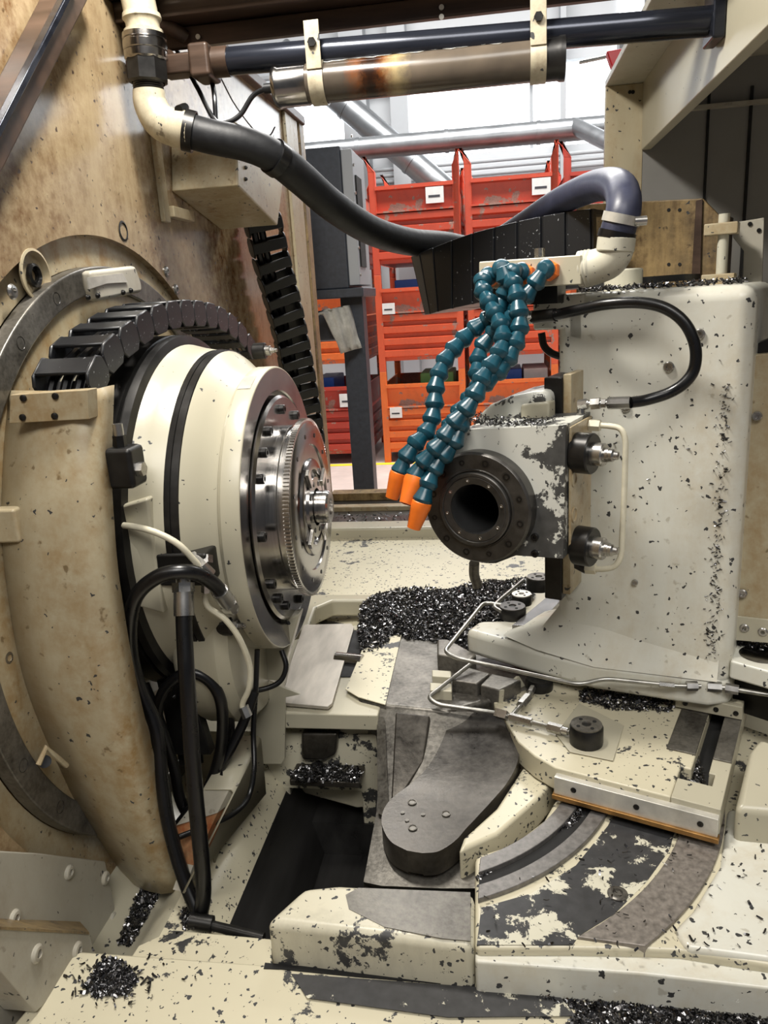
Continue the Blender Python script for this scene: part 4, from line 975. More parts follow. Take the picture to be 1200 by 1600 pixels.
# narrow side panel to the right of the column
t = thing('side_guard_panel', 'narrow cream guard panel right of the white column, screwed at its edge', 'panel', PD(1180, 1000, 1.2))
XG_ = 1.2
MB().prism([PD(1157, 556, XG_), PD(1260, 548, XG_), PD(1260, 1000, XG_), PD(1144, 992, XG_)], EY*0.02).build('panel_sheet', M['creamstain'], t, bevel=0.002)
MB().prism([PD(1143, 962, XG_-0.004), PD(1260, 975, XG_-0.004), PD(1260, 1010, XG_-0.004), PD(1142, 1000, XG_-0.004)], EY*0.004).build('lower_strip', M['cream'], t, bevel=0.001)
for q in ((1183, 650), (1160, 927), (1163, 981), (1192, 987)): cscrew(*q, XG_-0.003, t, 0.007)
MB().prism([PD(1176, 540, XG_+0.02), PD(1260, 505, XG_+0.02), PD(1260, 1000, XG_+0.02), PD(1141, 1000, XG_+0.02), PD(1150, 700, XG_+0.02)], EY*0.05).build('panel_backing', M['blacksteel'], t)
# block right of the foot with a worn dish
t = thing('foot_block', 'white block with a worn grey dish at the right end of the column foot', 'block', PD(1170, 1060, 1.15))
zt = 0.90
b = MB(); pts = [PZ(1150, 1003, zt), PZ(1250, 1020, zt), PZ(1250, 1062, zt), PZ(1141, 1032, zt)]
b.prism(pts, EZ*-0.03); b.build('block_body', M['column'], t, bevel=0.004)
c = (PZ(1172, 1018, zt)+PZ(1205, 1028, zt))/2
MB().lathe([(0.03, 0.0006), (0.028, 0.0012), (0, 0.0008)], c+EZ*0.0, EZ, 32).build('worn_dish', M['steelring'], t)
MB().prism([PZ(1150, 1040, 0.868), PZ(1250, 1065, 0.868), PZ(1250, 1075, 0.868), PZ(1148, 1045, 0.868)], EZ*-0.07).build('block_base', M['blacksteel'], t)

# ================================================================ tool head on the column
t_h = thing('tool_head', 'chipped white tool head with a dark round flange and open bore', 'tool head', CL(-0.42, 1.03, 1.06))
VH = 0.97
cH = PD(743, 795, 0.945); uH, zH = LOC(cH)[0], cH.z
# front plate outline
zt = PD(885, 665, VH).z; zb_ = PD(880, 872, VH).z
out = []
for q in ((905-22, 664), (850, 667), (780, 668), (722, 671)): out.append(PD(*q, VH))
pr = []
for k in range(19):
    a = radians(110+(250-110)*k/18+20)
    pr.append(CL(uH+0.093*cos(a), VH, zH+0.093*sin(a)))
out = [PD(884, 664, VH), PD(800, 668, VH), PD(722, 671, VH), PD(700, 690, VH), PD(684, 720, VH)]+[CL(uH+0.088*cos(radians(a)), VH, zH+0.088*sin(radians(a))) for a in range(170, 285, 8)]+[PD(806, 868, VH), PD(880, 873, VH)]
o2 = [(LOC(p)[0], p.z) for p in out]
def cast_to(a):
    dx, dz = cos(a), sin(a); best = None
    for i in range(len(o2)):
        (x0, z0), (x1, z1) = o2[i], o2[(i+1) % len(o2)]
        ex, ez = x1-x0, z1-z0; den = dx*ez-dz*ex
        if abs(den) < 1e-12: continue
        s_ = ((x0-uH)*ez-(z0-zH)*ex)/den; q_ = ((x0-uH)*dz-(z0-zH)*dx)/den
        if s_ > 0 and -1e-6 <= q_ <= 1+1e-6: best = s_ if best is None else max(best, s_)
    return (uH+dx*best, zH+dz*best)
aa = sorted([2*pi*k/96 for k in range(96)]+[atan2(z-zH, x-uH) % (2*pi) for x, z in o2])
pin = [(uH+0.036*cos(a), zH+0.036*sin(a)) for a in aa]; pou = [cast_to(a) for a in aa]
b = MB(); b.loft([[CL(x, v, z) for x, z in q] for q, v in ((pin, VH), (pou, VH), (pou, VH+0.115), (pin, VH+0.115), (pin, VH))], True)
b.build('head_block', M['head'], t_h, bevel=0.003)
# rounded hump on top and behind
def hump(qs, v, m, name, dv=0.12, bev=0.012):
    MB().prism([PD(*q, v) for q in qs], EY*dv).build(name, M[m], t_h, bevel=bev, seg=3)
hump([(735, 690), (742, 652), (762, 634), (795, 619), (830, 612), (858, 610), (858, 690)], 1.06, 'head', 'rear_hump')
hump([(813, 690), (813, 632), (858, 628), (858, 690)], 1.05, 'cream', 'top_rib', 0.03, 0.004)
# slide rails
zr0 = PD(850, 935, 1.085).z; zr1 = PD(850, 590, 1.085).z
u0 = LOC(PD(850, 700, 1.085))[0]; u1 = LOC(PD(878, 700, 1.085))[0]
t_r = thing('slide_rail', 'dark upright slide rail on the column behind the tool head', 'rail', CL(u0, 1.1, zr0))
MB().cb(u0, u1, 1.085, 1.16, zr0, zr1).build('rail_bar', M['blacksteel'], t_r, bevel=0.002)
MB().cb(u1, u1+0.012, 1.09, 1.16, zr0+0.01, zr1+0.004).build('rail_cover', M['creamstain'], t_r, bevel=0.001)
# flange
def fl(prof, m, name, n=96): return MB().lathe(prof, cH, -EY, n).build(name, M[m], t_h)
fl([(0.0795, -0.03), (0.0795, -0.004), (0.0775, -0.001), (0.0765, 0.0), (0.0565, 0.0), (0.0555, 0.0015), (0.054, 0.0015), (0.053, 0.0)], 'discdark', 'flange_disc')
fl([(0.053, 0.0), (0.0525, 0.006), (0.051, 0.007), (0.0475, 0.007), (0.0465, 0.0055), (0.0455, 0.006), (0.036, 0.004), (0.0355, 0.002)], 'discdark', 'bore_ring')
fl([(0.0355, 0.002), (0.0345, 0.0), (0.0345, -0.15), (0.0, -0.15)], 'hole', 'bore')
for k in range(12):
    a = 2*pi*k/12+0.28; c = cH+EX*cos(a)*0.0665+EZ*sin(a)*0.0665
    r = 0.0052 if k % 3 else 0.004
    MB().lathe([(r*1.25, 0.0003), (r*1.15, -0.002), (r, -0.002), (r*0.95, 0.0006), (r*0.5, 0.0006), (r*0.45, -0.002), (0, -0.002)], c, -EY, 16).build('cap_screw', M['bolt'], t_h)
for k in range(8):
    a = 2*pi*k/8+0.2; c = cH-EY*0.0052+EX*cos(a)*0.0415+EZ*sin(a)*0.0415
    MB().lathe([(0.0026, 0), (0.0024, 0.001), (0.001, 0.001), (0, 0.0)], c, -EY, 12).build('small_screw', M['fit'], t_h)
for q in ((836, 839), (836, 865)): cscrew(*q, VH-0.0005, t_h, 0.0055, 'bolt')
# side cover with two plugs and two clamp units
US = LOC(PD(884, 760, VH))[0]
b = MB(); b.cb(US, US+0.0035, VH+0.012, VH+0.11, zb_+0.004, zt-0.004); b.build('side_cover', M['creamstain'], t_h, bevel=0.001)
for py in (748, 804):
    c = PU(897, py, US+0.0035)
    MB().lathe([(0.0115, 0), (0.0115, 0.0012), (0.009, 0.0015), (0.006, -0.001), (0, -0.001)], c, EX, 20).build('plug', M['creamstain'], t_h)
def clampu(px, py):
    c = PU(px, py, US+0.003)
    u = MB().lathe([(0.0255, 0), (0.0275, 0.002), (0.0275, 0.024), (0.026, 0.026), (0.0, 0.026)], c, (EX-EY*0.15), 36).build('clamp_cylinder', M['blacksteel'], t_h)
    a = (EX-EY*0.15).normalized()
    MB().lathe([(0.0155, 0.026), (0.0155, 0.040), (0.014, 0.042), (0.0, 0.042)], c, a, 28).build('piston_sleeve', M['fit'], u)
    MB().lathe([(0.0095, 0.042), (0.0095, 0.048), (0.0085, 0.048), (0.0085, 0.053), (0.006, 0.055), (0.005, 0.06), (0, 0.061)], c, a, 20).build('hex_nut', M['fit'], u)
    return c
c1 = clampu(899, 707); c2 = clampu(900, 851)
# rod under the head
tag(MB().tube([PD(741, 880, 1.02), PD(741, 898, 1.03), PD(746, 915, 1.04)], 0.008, 12).build('drain_pipe', M['castlight']), 'short brown pipe stub under the dark flange above the swarf', 'pipe')

# cream pressure tube between the two clamps
t = thing('pressure_tube', 'cream painted tube joining the two black clamps on the column', 'tube', PD(975, 760, 1.06))
VT = 1.065
tp = [PD(930, 664, VT), PD(955, 666, VT), PD(970, 671, VT), PD(977, 688, VT), PD(977, 720, VT), PD(975, 780, VT), PD(972, 840, VT), (PD(970, 868, VT)), PD(961, 884, VT), PD(945, 889, VT), PD(925, 889, VT)]
MB().tube(tp, 0.0042, 12, 5).build('tube_body', M['creamtube'], t)
MB().cyl(PD(921, 664, VT), PD(938, 665, VT), 0.0085, 6).build('union_nut', M['creamtube'], t)
MB().cyl(PD(915, 888, VT), PD(931, 889, VT), 0.008, 6).build('union_nut', M['creamtube'], t)
t = thing('tee_fitting', 'zinc elbow and tee fitting on top of the upper black clamp', 'fitting', PD(908, 680, VT))
MB().cyl(PD(908, 688, VT), PD(908, 664, VT), 0.0085, 8).build('tee_body', M['fit'], t)
MB().cyl(PD(908, 665, VT), PD(922, 664, VT), 0.005, 12).build('tee_branch', M['fit'], t)
MB().cyl(PD(908, 657, VT), PD(908, 645, VT), 0.0075, 6).build('hex_nut', M['fit'], t)
MB().tube([PD(908, 662, VT), PD(908, 640, VT), PD(908, 632, VT), PD(920, 631, VT)], 0.006, 12, 0).build('elbow', M['fit'], t)
MB().cyl(PD(904, 633, VT), PD(918, 631, VT), 0.0075, 8).build('elbow_block', M['fit'], t)
t = thing('lower_elbow_fitting', 'dark elbow fitting under the lower black clamp', 'fitting', PD(905, 890, VT))
MB().tube([PD(903, 868, VT), PD(904, 884, VT), PD(916, 889, VT)], 0.0075, 12, 0).build('elbow', M['blacksteel'], t)
# black hose loop on the column face
t = thing('hydraulic_hose', 'black hose looping over the white column face from upper left to the upper clamp', 'hose', PD(1085, 560, 1.11))
hp = [PD(868, 492, 1.12), PD(905, 484, 1.11), PD(950, 475, 1.10), PD(1000, 473, 1.10), (PD(1040, 482, 1.10)), PD(1070, 505, 1.10), PD(1086, 540, 1.10), PD(1085, 575, 1.10), PD(1070, 598, 1.095), PD(1045, 614, 1.09), PD(1010, 625, 1.08), PD(985, 629, VT)]
MB().tube(hp, 0.0078, 16).build('hose_body', M['rubber'], t)
MB().cyl(PD(985, 629, VT), PD(950, 630, VT), 0.0085, 8).build('crimp_sleeve', M['fit'], t)
MB().cyl(PD(947, 630, VT), PD(940, 630, VT), 0.0065, 6).build('hex_nut', M['fit'], t)
MB().cyl(PD(938, 630, VT), PD(924, 631, VT), 0.0085, 6).build('hex_nut', M['fit'], t)
MB().cyl(PD(950, 630, VT), PD(920, 631, VT), 0.004, 12).build('nipple', M['fit'], t)
MB().cyl(PD(868, 492, 1.12), PD(832, 496, 1.13), 0.0095, 16).build('end_sleeve', M['blacksteel'], t)
MB().cyl(PD(834, 495, 1.13), PD(820, 497, 1.13), 0.011, 6).build('end_nut', M['fit'], t)
t = tag(MB().tube([PD(846, 520, 1.2), PD(850, 540, 1.2), PD(862, 552, 1.2), PD(880, 558, 1.2)], 0.006, 10).build('hydraulic_hose', M['rubber']), 'short black hose curving behind the column under its top arm', 'hose')

# ================================================================ manifold, elbow and segmented hoses
t = thing('coolant_manifold', 'cream distributor block with orange ports on top of the column', 'manifold', PD(826, 445, 1.12))
VM = 1.10
MB().prism([PD(748, 409, VM), PD(908, 398, VM), PD(908, 445, VM), PD(748, 452, VM)], EY*0.05).build('block_body', M['cream'], t, bevel=0.002)
MB().cyl(PD(843, 402, VM+0.02), PD(843, 388, VM+0.02), 0.0075, 16).build('plug', M['fit'], t)
MB().cb(-0.47, -0.36, VM+0.02, VM+0.06, z_a1-0.012, PD(826, 448, VM).z).build('block_foot', M['blacksteel'], t)
t = thing('elbow_pipe', 'off-white plastic elbow between the blue-grey hose and the manifold', 'pipe', PD(950, 420, 1.12))
c0 = PD(906, 421, VM+0.025)
MB().tube([c0, PD(930, 417, VM+0.025), PD(952, 408, VM+0.022), PD(964, 390, VM+0.02), PD(965, 362, VM+0.02)], lambda s: 0.0215+0.0035*(1-s), 28).build('elbow_body', M['whitepipe'], t)
MB().lathe([(0.0235, -0.008), (0.0255, -0.006), (0.0255, 0.01), (0.0235, 0.012)], PD(962, 384, VM+0.02), (PD(965, 362, VM+0.02)-PD(962, 384, VM+0.02)), 32).build('socket_rim', M['whitepipe'], t)
MB().lathe([(0.0245+0.0012*(k % 2), 0.0025*k) for k in range(7)], PD(908, 421, VM+0.025), (PD(930, 417, VM+0.025)-c0), 32).build('thread', M['whitepipe'], t)
SEG = 0.0222; RS = 0.0140
def seg_proto():
    prof = [(0, -0.0115), (RS*0.58, -0.0115), (RS*0.64, -0.011), (RS*0.72, -0.007), (RS*0.84, -0.0015), (RS*0.97, 0.003), (RS*1.0, 0.0048), (RS*0.98, 0.0055), (RS*0.95, 0.0065), (RS*0.84, 0.0100), (RS*0.6, 0.0128), (0, 0.0135)]
    return MB().lathe(prof, (0, 0, 0), (0, 0, -1), 24).build('hose_segment', M['loc'], None, loc=(0, 0, 0))
sproto = seg_proto()
nz = MB().lathe([(RS*0.70, -0.006), (RS*1.0, -0.002), (RS*1.02, 0.004), (RS*0.94, 0.010), (RS*0.66, 0.036), (RS*0.5, 0.036), (RS*0.5, 0.02), (0, 0.02)], (0, 0, 0), (0, 0, -1), 24).build('nozzle', M['orange'], None, loc=(0, 0, 0))
base = MB().lathe([(RS*0.7, -0.006), (RS*0.95, -0.006), (RS*1.05, 0.002), (RS*1.05, 0.006), (RS*0.7, 0.010)], (0, 0, 0), (0, 0, -1), 6).build('port_ring', M['orange'], None, loc=(0, 0, 0))
def locline(pts, label, nozzle=True, ring=True):
    P3 = [PD(px, py, v) for px, py, v in pts]
    t = thing('segmented_coolant_hose', label, 'coolant hose', P3[0], 'segmented coolant hoses')
    sp = spline(P3, 16); d = [0]
    for i in range(1, len(sp)): d.append(d[-1]+(sp[i]-sp[i-1]).length)
    n = max(3, round(d[-1]/SEG))
    def at(s):
        s = max(0, min(s, d[-1]))
        for i in range(1, len(d)):
            if d[i] >= s: return sp[i-1].lerp(sp[i], (s-d[i-1])/max(d[i]-d[i-1], 1e-9))
        return sp[-1]
    st = d[-1]/n
    def mt(s):
        z = -(at(s+0.006)-at(s-0.006)).normalized(); x, y, z = frame(z); return basis(at(s)-P3[0], x, y, z)
    for k in range(n): put(sproto, t, mt((k+0.5)*st))
    if ring: put(base, t, mt(0.0))
    if nozzle: put(nz, t, mt(d[-1]-0.001))
    return t
LL = []
LL.append(locline([(770, 432, 1.098), (757, 434, 1.07), (754, 452, 1.05), (768, 480, 1.03), (781, 505, 1.015), (786, 530, 1.0), (778, 556, .985), (756, 588, .965), (744, 615, .95), (728, 640, .94), (706, 665, .93), (690, 690, .92), (668, 715, .91), (652, 738, .905), (647, 750, .90)], 'teal hose from the leftmost manifold port, ending in the middle orange nozzle'))
LL.append(locline([(822, 428, 1.098), (806, 424, 1.07), (798, 432, 1.055), (806, 455, 1.04), (810, 480, 1.03), (812, 510, 1.02), (804, 540, 1.005), (788, 570, .99), (768, 590, .975), (744, 612, .96), (724, 650, .945), (710, 690, .93), (680, 730, .915), (664, 770, .895), (658, 788, .89)], 'teal hose curving over in front of the manifold, ending in the lowest orange nozzle'))
LL.append(locline([(780, 432, 1.098), (785, 420, 1.06), (792, 445, 1.06), (786, 466, 1.06), (770, 492, 1.05), (740, 515, 1.04), (714, 540, 1.02), (694, 566, 1.00), (682, 600, .98), (678, 640, .965), (668, 672, .95), (648, 695, .93), (632, 720, .92), (624, 742, .915)], 'teal hose bending farthest left past the crates, ending in the left orange nozzle', ring=False))
LL.append(locline([(860, 423, 1.098), (850, 422, 1.08), (838, 440, 1.075), (822, 462, 1.07), (800, 490, 1.06), (772, 520, 1.04), (752, 545, 1.03), (746, 580, 1.01), (748, 602, .995), (730, 628, .98), (712, 652, .965), (694, 684, .95), (680, 715, .935), (668, 742, .925)], 'teal hose from the rightmost manifold port, crossing behind the others', nozzle=False))
for o_ in (sproto, nz, base): bpy.data.objects.remove(o_)
# ================================================================ swivel table under the column
t_t = thing('swivel_table', 'white swivel table plate with a T-slot and brass wiper strip below the column', 'table', CL(-0.2, 1.08, 0.762))
ZT = 0.80
top = [CL(-0.300, 0.925, ZT), CL(-0.083, 0.925, ZT), CL(-0.083, 1.44, ZT), CL(-0.52, 1.44, ZT), CL(-0.50, 1.16, ZT), CL(-0.44, 1.045, ZT), CL(-0.415, 1.02, ZT), CL(-0.37, 0.965, ZT), CL(-0.335, 0.94, ZT)]
# slot opening cut out of the right side: build the plate from strips
us0, us1 = -0.130, -0.108
b = MB()
left = [p for p in top]
b.prism([CL(-0.300, 0.925, ZT), CL(us0-0.014, 0.925, ZT), CL(us0-0.014, 0.972, ZT), CL(us0-0.014, 1.0, ZT), CL(us0, 1.0, ZT), CL(us0, 1.44, ZT), CL(-0.52, 1.44, ZT), CL(-0.50, 1.16, ZT), CL(-0.44, 1.045, ZT), CL(-0.415, 1.02, ZT), CL(-0.37, 0.965, ZT), CL(-0.335, 0.94, ZT)], EZ*-0.038)
b.build('table_plate', M['speck'], t_t, bevel=0.003)
b = MB(); b.prism([CL(us0-0.014, 0.925, ZT), CL(-0.083, 0.925, ZT), CL(-0.083, 1.44, ZT), CL(us1, 1.44, ZT), CL(us1, 1.0, ZT), CL(us1+0.008, 1.0, ZT), CL(us1+0.008, 0.972, ZT), CL(us0-0.014, 0.972, ZT)], EZ*-0.038)
b.build('table_edge', M['cream'], t_t, bevel=0.0015)
MB().cb(us0-0.02, us1+0.015, 0.96, 1.44, ZT-0.037, ZT-0.022).build('slot_bottom', M['hole'], t_t)
for (a0, a1) in ((us0-0.040, us0-0.0006), (us1+0.0006, -0.0835)):
    MB().cb(a0, a1, 1.035, 1.175, ZT-0.001, ZT+0.0025).build('slide_pad', M['castlight'], t_t, bevel=0.0008)
# front strip and brass wiper
MB().cb(-0.298, -0.084, 0.914, 0.9255, 0.765, 0.792).build('front_strip', M['alu'], t_t, bevel=0.001)
for u in (-0.27, -0.185, -0.105):
    MB().lathe([(0.004, 0), (0.004, 0.001), (0.0018, 0.0015), (0, 0.0005)], CL(u, 0.914, 0.779), -EY, 12).build('strip_screw', M['bolt'], t_t)
MB().cb(-0.300, -0.082, 0.910, 0.922, 0.7585, 0.7655).build('brass_wiper', M['brass'], t_t, bevel=0.0008)
# retaining strip at the rear end of the slot
b = MB(); b.cb(-0.180, -0.083, 1.155, 1.178, ZT+0.003, ZT+0.025); b.build('retaining_strip', M['cream'], t_t, bevel=0.0015)
for u in (-0.165, -0.12, -0.092): MB().lathe([(0.004, 0), (0.004, 0.001), (0.0018, 0.0015), (0, 0.0005)], CL(u, 1.155, ZT+0.013), -EY, 12).build('strip_screw', M['bolt'], t_t)
# raised seat of the near clamp and scribed patch
b = MB(); b.prism([PZ(868, 1148, ZT+.001), PZ(905, 1100, ZT+.001), PZ(975, 1135, ZT+.001), PZ(958, 1190, ZT+.001), PZ(890, 1176, ZT+.001)], EZ*0.002); b.build('clamp_seat', M['cream'], t_t, bevel=0.0008)
# gib blocks on the left end of the table
def blk(qs, z, h, m, name, par=t_t):
    return MB().prism([PZ(*q, z) for q in qs], EZ*-h).build(name, M[m], par, bevel=0.003)
blk([(705, 1062), (725, 1040), (766, 1052), (745, 1068)], 0.826, 0.055, 'castlight', 'gib_block')
blk([(750, 1070), (768, 1052), (815, 1062), (780, 1078)], 0.824, 0.05, 'castlight', 'gib_block')
b = MB(); b.prism([PZ(780, 1079, 0.823), PZ(806, 1056, 0.823), PZ(818, 1075, 0.80), PZ(778, 1108, 0.79)], V((0.006, 0.004, -0.002)))
b.build('gib_face', M['cream'], t_t, bevel=0.001)
# clamp cylinders standing on the table and the foot
def stand_clamp(px, py, z, r, h, label, topm='castlight', ptop=True):
    c = PZ(px, py, z)
    t = thing('clamp_cylinder', label, 'clamp', c, 'black clamp cylinders')
    MB().lathe([(0, 0), (r*1.02, 0), (r*1.04, 0.003), (r*1.04, h-0.004), (r*0.98, h-0.001), (0, h-0.001)], c, EZ, 40).build('cylinder_body', M['blacksteel'], t)
    MB().lathe([(r*0.96, h-0.001), (r*0.96, h+0.001), (r*0.3, h+0.001), (r*0.25, h-0.002), (0, h-0.002)], c, EZ, 40).build('top_plate', M[topm], t)
    for k in range(4):
        a = 2*pi*k/4+0.5
        MB().lathe([(r*0.12, 0), (r*0.12, 0.0006), (0, 0.0006)], c+V((cos(a)*r*0.6, sin(a)*r*0.6, h+0.001)), EZ, 10).build('pin_hole', M['hole'], t)
    return c
ccs = stand_clamp(916, 1160, ZT+0.003, 0.0235, 0.030, 'black clamp cylinder standing on the front of the white table', 'castlight')
stand_clamp(1118, 1054, 0.838, 0.0235, 0.028, 'black clamp cylinder with an oily olive top at the right end of the foot', 'brass')
stand_clamp(801, 964, 0.868, 0.024, 0.022, 'black four-holed clamp cylinder on the left tip of the column foot', 'discdark')
stand_clamp(815, 943, 0.868, 0.019, 0.020, 'smaller black clamp with a pale top behind the four-holed one', 'alu')
stand_clamp(842, 920, 0.868, 0.024, 0.026, 'rearmost black clamp cylinder beside the dark slide rail', 'castlight')
stand_clamp(843, 1075, ZT, 0.022, 0.018, 'black clamp cylinder half hidden under the column foot', 'blacksteel')
t = thing('slide_plate', 'bluish bright guide plate beside the clamps at the foot of the slide rail', 'plate', PZ(860, 945, 0.872))
MB().prism([PZ(800, 985, 0.869), PZ(885, 915, 0.869), PZ(905, 915, 0.869), PZ(840, 985, 0.869)], EZ*0.010).build('plate_bar', M['steelring'], t, bevel=0.001)

# bent steel tubes
def bent(pts, label, r=0.0036, fits=()):
    P3 = [PZ(*p) for p in pts]
    t = thing('hydraulic_line', label, 'tube', P3[0], 'bent steel hydraulic lines')
    # rounded corners
    out = [P3[0]]
    for i in range(1, len(P3)-1):
        a, p, c = P3[i-1], P3[i], P3[i+1]; ra = min(0.016, (p-a).length*0.45, (c-p).length*0.45)
        s0 = p+(a-p).normalized()*ra; s1 = p+(c-p).normalized()*ra
        for k in range(7):
            f = k/6; out.append((1-f)**2*s0+2*f*(1-f)*p+f*f*s1)
    out.append(P3[-1])
    MB().tube(out, r, 12, 0).build('tube_body', M['tubesteel'], t)
    for (i, f0, f1, rr, nn) in fits:
        a = P3[i].lerp(P3[i+1], f0); c = P3[i].lerp(P3[i+1], f1)
        MB().cyl(a, c, rr, nn).build('union_nut', M['fit'], t)
    return t
bent([(798, 948, .885), (756, 941, .885), (694, 1018, .865), (712, 1028, .862), (905, 1070, .852), (945, 1060, .856), (1060, 1072, .856), (1095, 1072, .856)], 'upper bent steel line wrapping around the left tip of the foot', fits=((6, 0.35, 0.85, 0.0075, 6), (5, 0.75, 0.95, 0.005, 6)))
bent([(1105, 1072, .856), (1130, 1074, .856), (1165, 1080, .856), (1260, 1094, .856)], 'short steel line running right from the olive-topped clamp', fits=((0, 0.0, 0.9, 0.008, 6), (1, 0.1, 0.7, 0.0075, 6)))
bent([(740, 1034, .84), (668, 1090, .82), (684, 1101, .815), (775, 1114, .81), (890, 1144, .812)], 'lower bent steel line sticking out to the left over the dark casting', fits=((3, 0.0, 0.16, 0.009, 4), (3, 0.2, 0.5, 0.0065, 6), (3, 0.72, 0.9, 0.0078, 6), (3, 0.9, 0.98, 0.006, 12)))
bent([(818, 906, .885), (780, 938, .885), (770, 948, .884), (785, 956, .884)], 'rear bent steel line behind the four-holed clamp')
bent([(800, 1118, .812), (826, 1088, .812), (834, 1072, .812)], 'short steel line up to the clamp half hidden under the foot', fits=((0, 0.5, 0.95, 0.008, 6), (1, 0.3, 0.8, 0.006, 6)))

# ================================================================ machine bed
t_b = thing('machine_bed', 'cream cast machine bed with worn paint filling the lower half of the picture', 'machine bed', V((0.1, 1.1, 0)))
ZB = 0.745
def slab(qs, z, h, m, name, bev=0.003, par=None, seg=2):
    return MB().prism([PZ(*q, z) for q in qs], EZ*-h).build(name, M[m], par or t_b, bevel=bev, seg=seg)
# front sill and left gutter
MB().prism([V((-0.535, 0.712, .69)), V((1.2, 0.712, .69)), V((1.2, 0.60, .685)), V((-0.56, 0.60, .685))], EZ*-0.68).build('front_sill', M['speck'], t_b, bevel=0.004)
MB().prism([PZ(270, 1452, .672), PZ(425, 1466, .690), PZ(425, 1540, .6888), PZ(200, 1500, .6888), PZ(215, 1478, .67)], EZ*-0.3).build('sill_step', M['speck'], t_b, bevel=0.003)
MB().prism([PZ(455, 1522, .6905), PZ(870, 1552, .6905), PZ(900, 1588, .6905), PZ(700, 1590, .6905), PZ(480, 1560, .6905)], EZ*0.0008).build('worn_patch', M['peel'], t_b)
MB().prism([V((-0.56, 0.602, .684)), V((1.2, 0.602, .684)), V((1.2, 0.45, .64)), V((-0.56, 0.45, .64))], EZ*-0.6).build('sill_apron', M['speck'], t_b, bevel=0.003)
# front block
fb = [(412, 1440), (474, 1384), (530, 1379), (742, 1391), (742, 1478)]
slab(fb, 0.75, 0.75, 'worn', 'front_block', 0.012, seg=3)
slab([(560, 1387), (735, 1394), (735, 1470), (690, 1466), (600, 1448), (545, 1420), (540, 1398)], 0.7507, 0.001, 'castlight', 'worn_top', 0)
slab([(414, 1504), (742, 1534), (742, 1541), (560, 1526), (440, 1514), (412, 1513)], 0.6912, 0.0012, 'hole', 'gap_shade_strip', 0)  # flat black strip on the sill, standing in for the shaded gap
# pit between wall and casting
MB().prism([V((-0.62, 0.705, 0.50)), V((0.0, 0.705, 0.50)), V((0.0, 1.2, 0.50)), V((-0.62, 1.2, 0.50))], EZ*-0.5).build('pit_floor', M['pit'], t_b)
# gutter: from the wall, a channel and a ridge
rows = []
for y in (0.70, 0.80, 0.90, 1.0, 1.12, 1.25):
    k = (y-0.70)
    zg = 0.600+0.0*k; x_r = -0.405-0.0*k
    rows.append([V((-0.60, y, zg+0.03)), V((-0.575, y, zg)), V((-0.530, y, zg-0.002)), V((-0.505, y, zg+0.012)), V((-0.465, y, zg+0.062)), V((-0.452, y, zg+0.067))])
MB().loft(rows).build('gutter', M['cream'], t_b, sharp=50)
rows = []
for y in (0.70, 0.9, 1.05, 1.25):
    rows.append([V((-0.452, y, 0.667)), V((-0.412, y, 0.667)), V((-0.385, y, 0.625))])
MB().loft(rows).build('pit_slope', M['speck'], t_b, sharp=60)
rows = []
for y in (0.70, 1.25): rows.append([V((-0.385, y, 0.625)), V((-0.345, y, 0.575)), V((-0.335, y, 0.54)), V((-0.325, y, 0.50))])
MB().loft(rows).build('pit_slope_lower', M['pit'], t_b)
MB().bx((-0.41, 0.700, 0.0), (-0.27, 0.73, 0.668)).build('pit_front_wall', M['speck'], t_b)
MB().cyl(PY(297, 1438, .785), PY(332, 1444, .785), 0.0105, 18).build('hose_lug', M['blacksteel'], t_b)
MB().cyl(PY(330, 1446, .785), PY(412, 1466, .775), 0.0065, 14).build('drain_stub', M['blacksteel'], t_b)
# back wall of the pit with ledges and the dark window
YW = 1.135
wall = [PY(380, 1100, YW), PY(600, 1098, YW), PY(600, 1330, YW), PY(380, 1330, YW)]
zhi, zlo = PY(510, 1232, YW).z, PY(510, 1283, YW).z
xa, xb = PY(455, 1255, YW).x, PY(566, 1255, YW).x
X_l, X_r = -0.47, -0.19
b = MB()
b.bx((X_l, YW, zhi), (X_r, YW+0.15, PY(500, 1146, YW).z)); b.bx((X_l, YW, zlo-0.01), (xa, YW+0.15, zhi)); b.bx((xb, YW, zlo-0.01), (X_r, YW+0.15, zhi))
b.build('pit_back_wall', M['worn'], t_b, bevel=0.003)
MB().bx((X_l, YW-0.004, 0.4), (X_r, YW+0.15, zlo-0.0005)).build('pit_back_base', M['pit'], t_b)
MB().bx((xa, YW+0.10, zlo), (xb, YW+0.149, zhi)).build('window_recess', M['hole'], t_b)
ya_ = 1.105; zt_ = 0.797
MB().bx((PY(425, 1110, ya_).x, ya_, PY(500, 1140, ya_).z), (PY(590, 1110, ya_).x, ya_+0.2, zt_)).build('deck_front', M['cream'], t_b, bevel=0.003)
zl = PY(510, 1215, YW-0.04).z
MB().bx((PY(455, 1210, 1.1).x, YW-0.05, zl-0.012), (PY(565, 1210, 1.1).x, YW+0.0, zl)).build('recess_ledge', M['cast'], t_b, bevel=0.003)
MB().prism([PY(470, 1146, 1.12), PY(528, 1146, 1.12), PY(525, 1180, 1.12), PY(505, 1190, 1.12), PY(470, 1188, 1.12)], (0, 0.04, 0)).build('recess_boss', M['cast'], t_b, bevel=0.006)
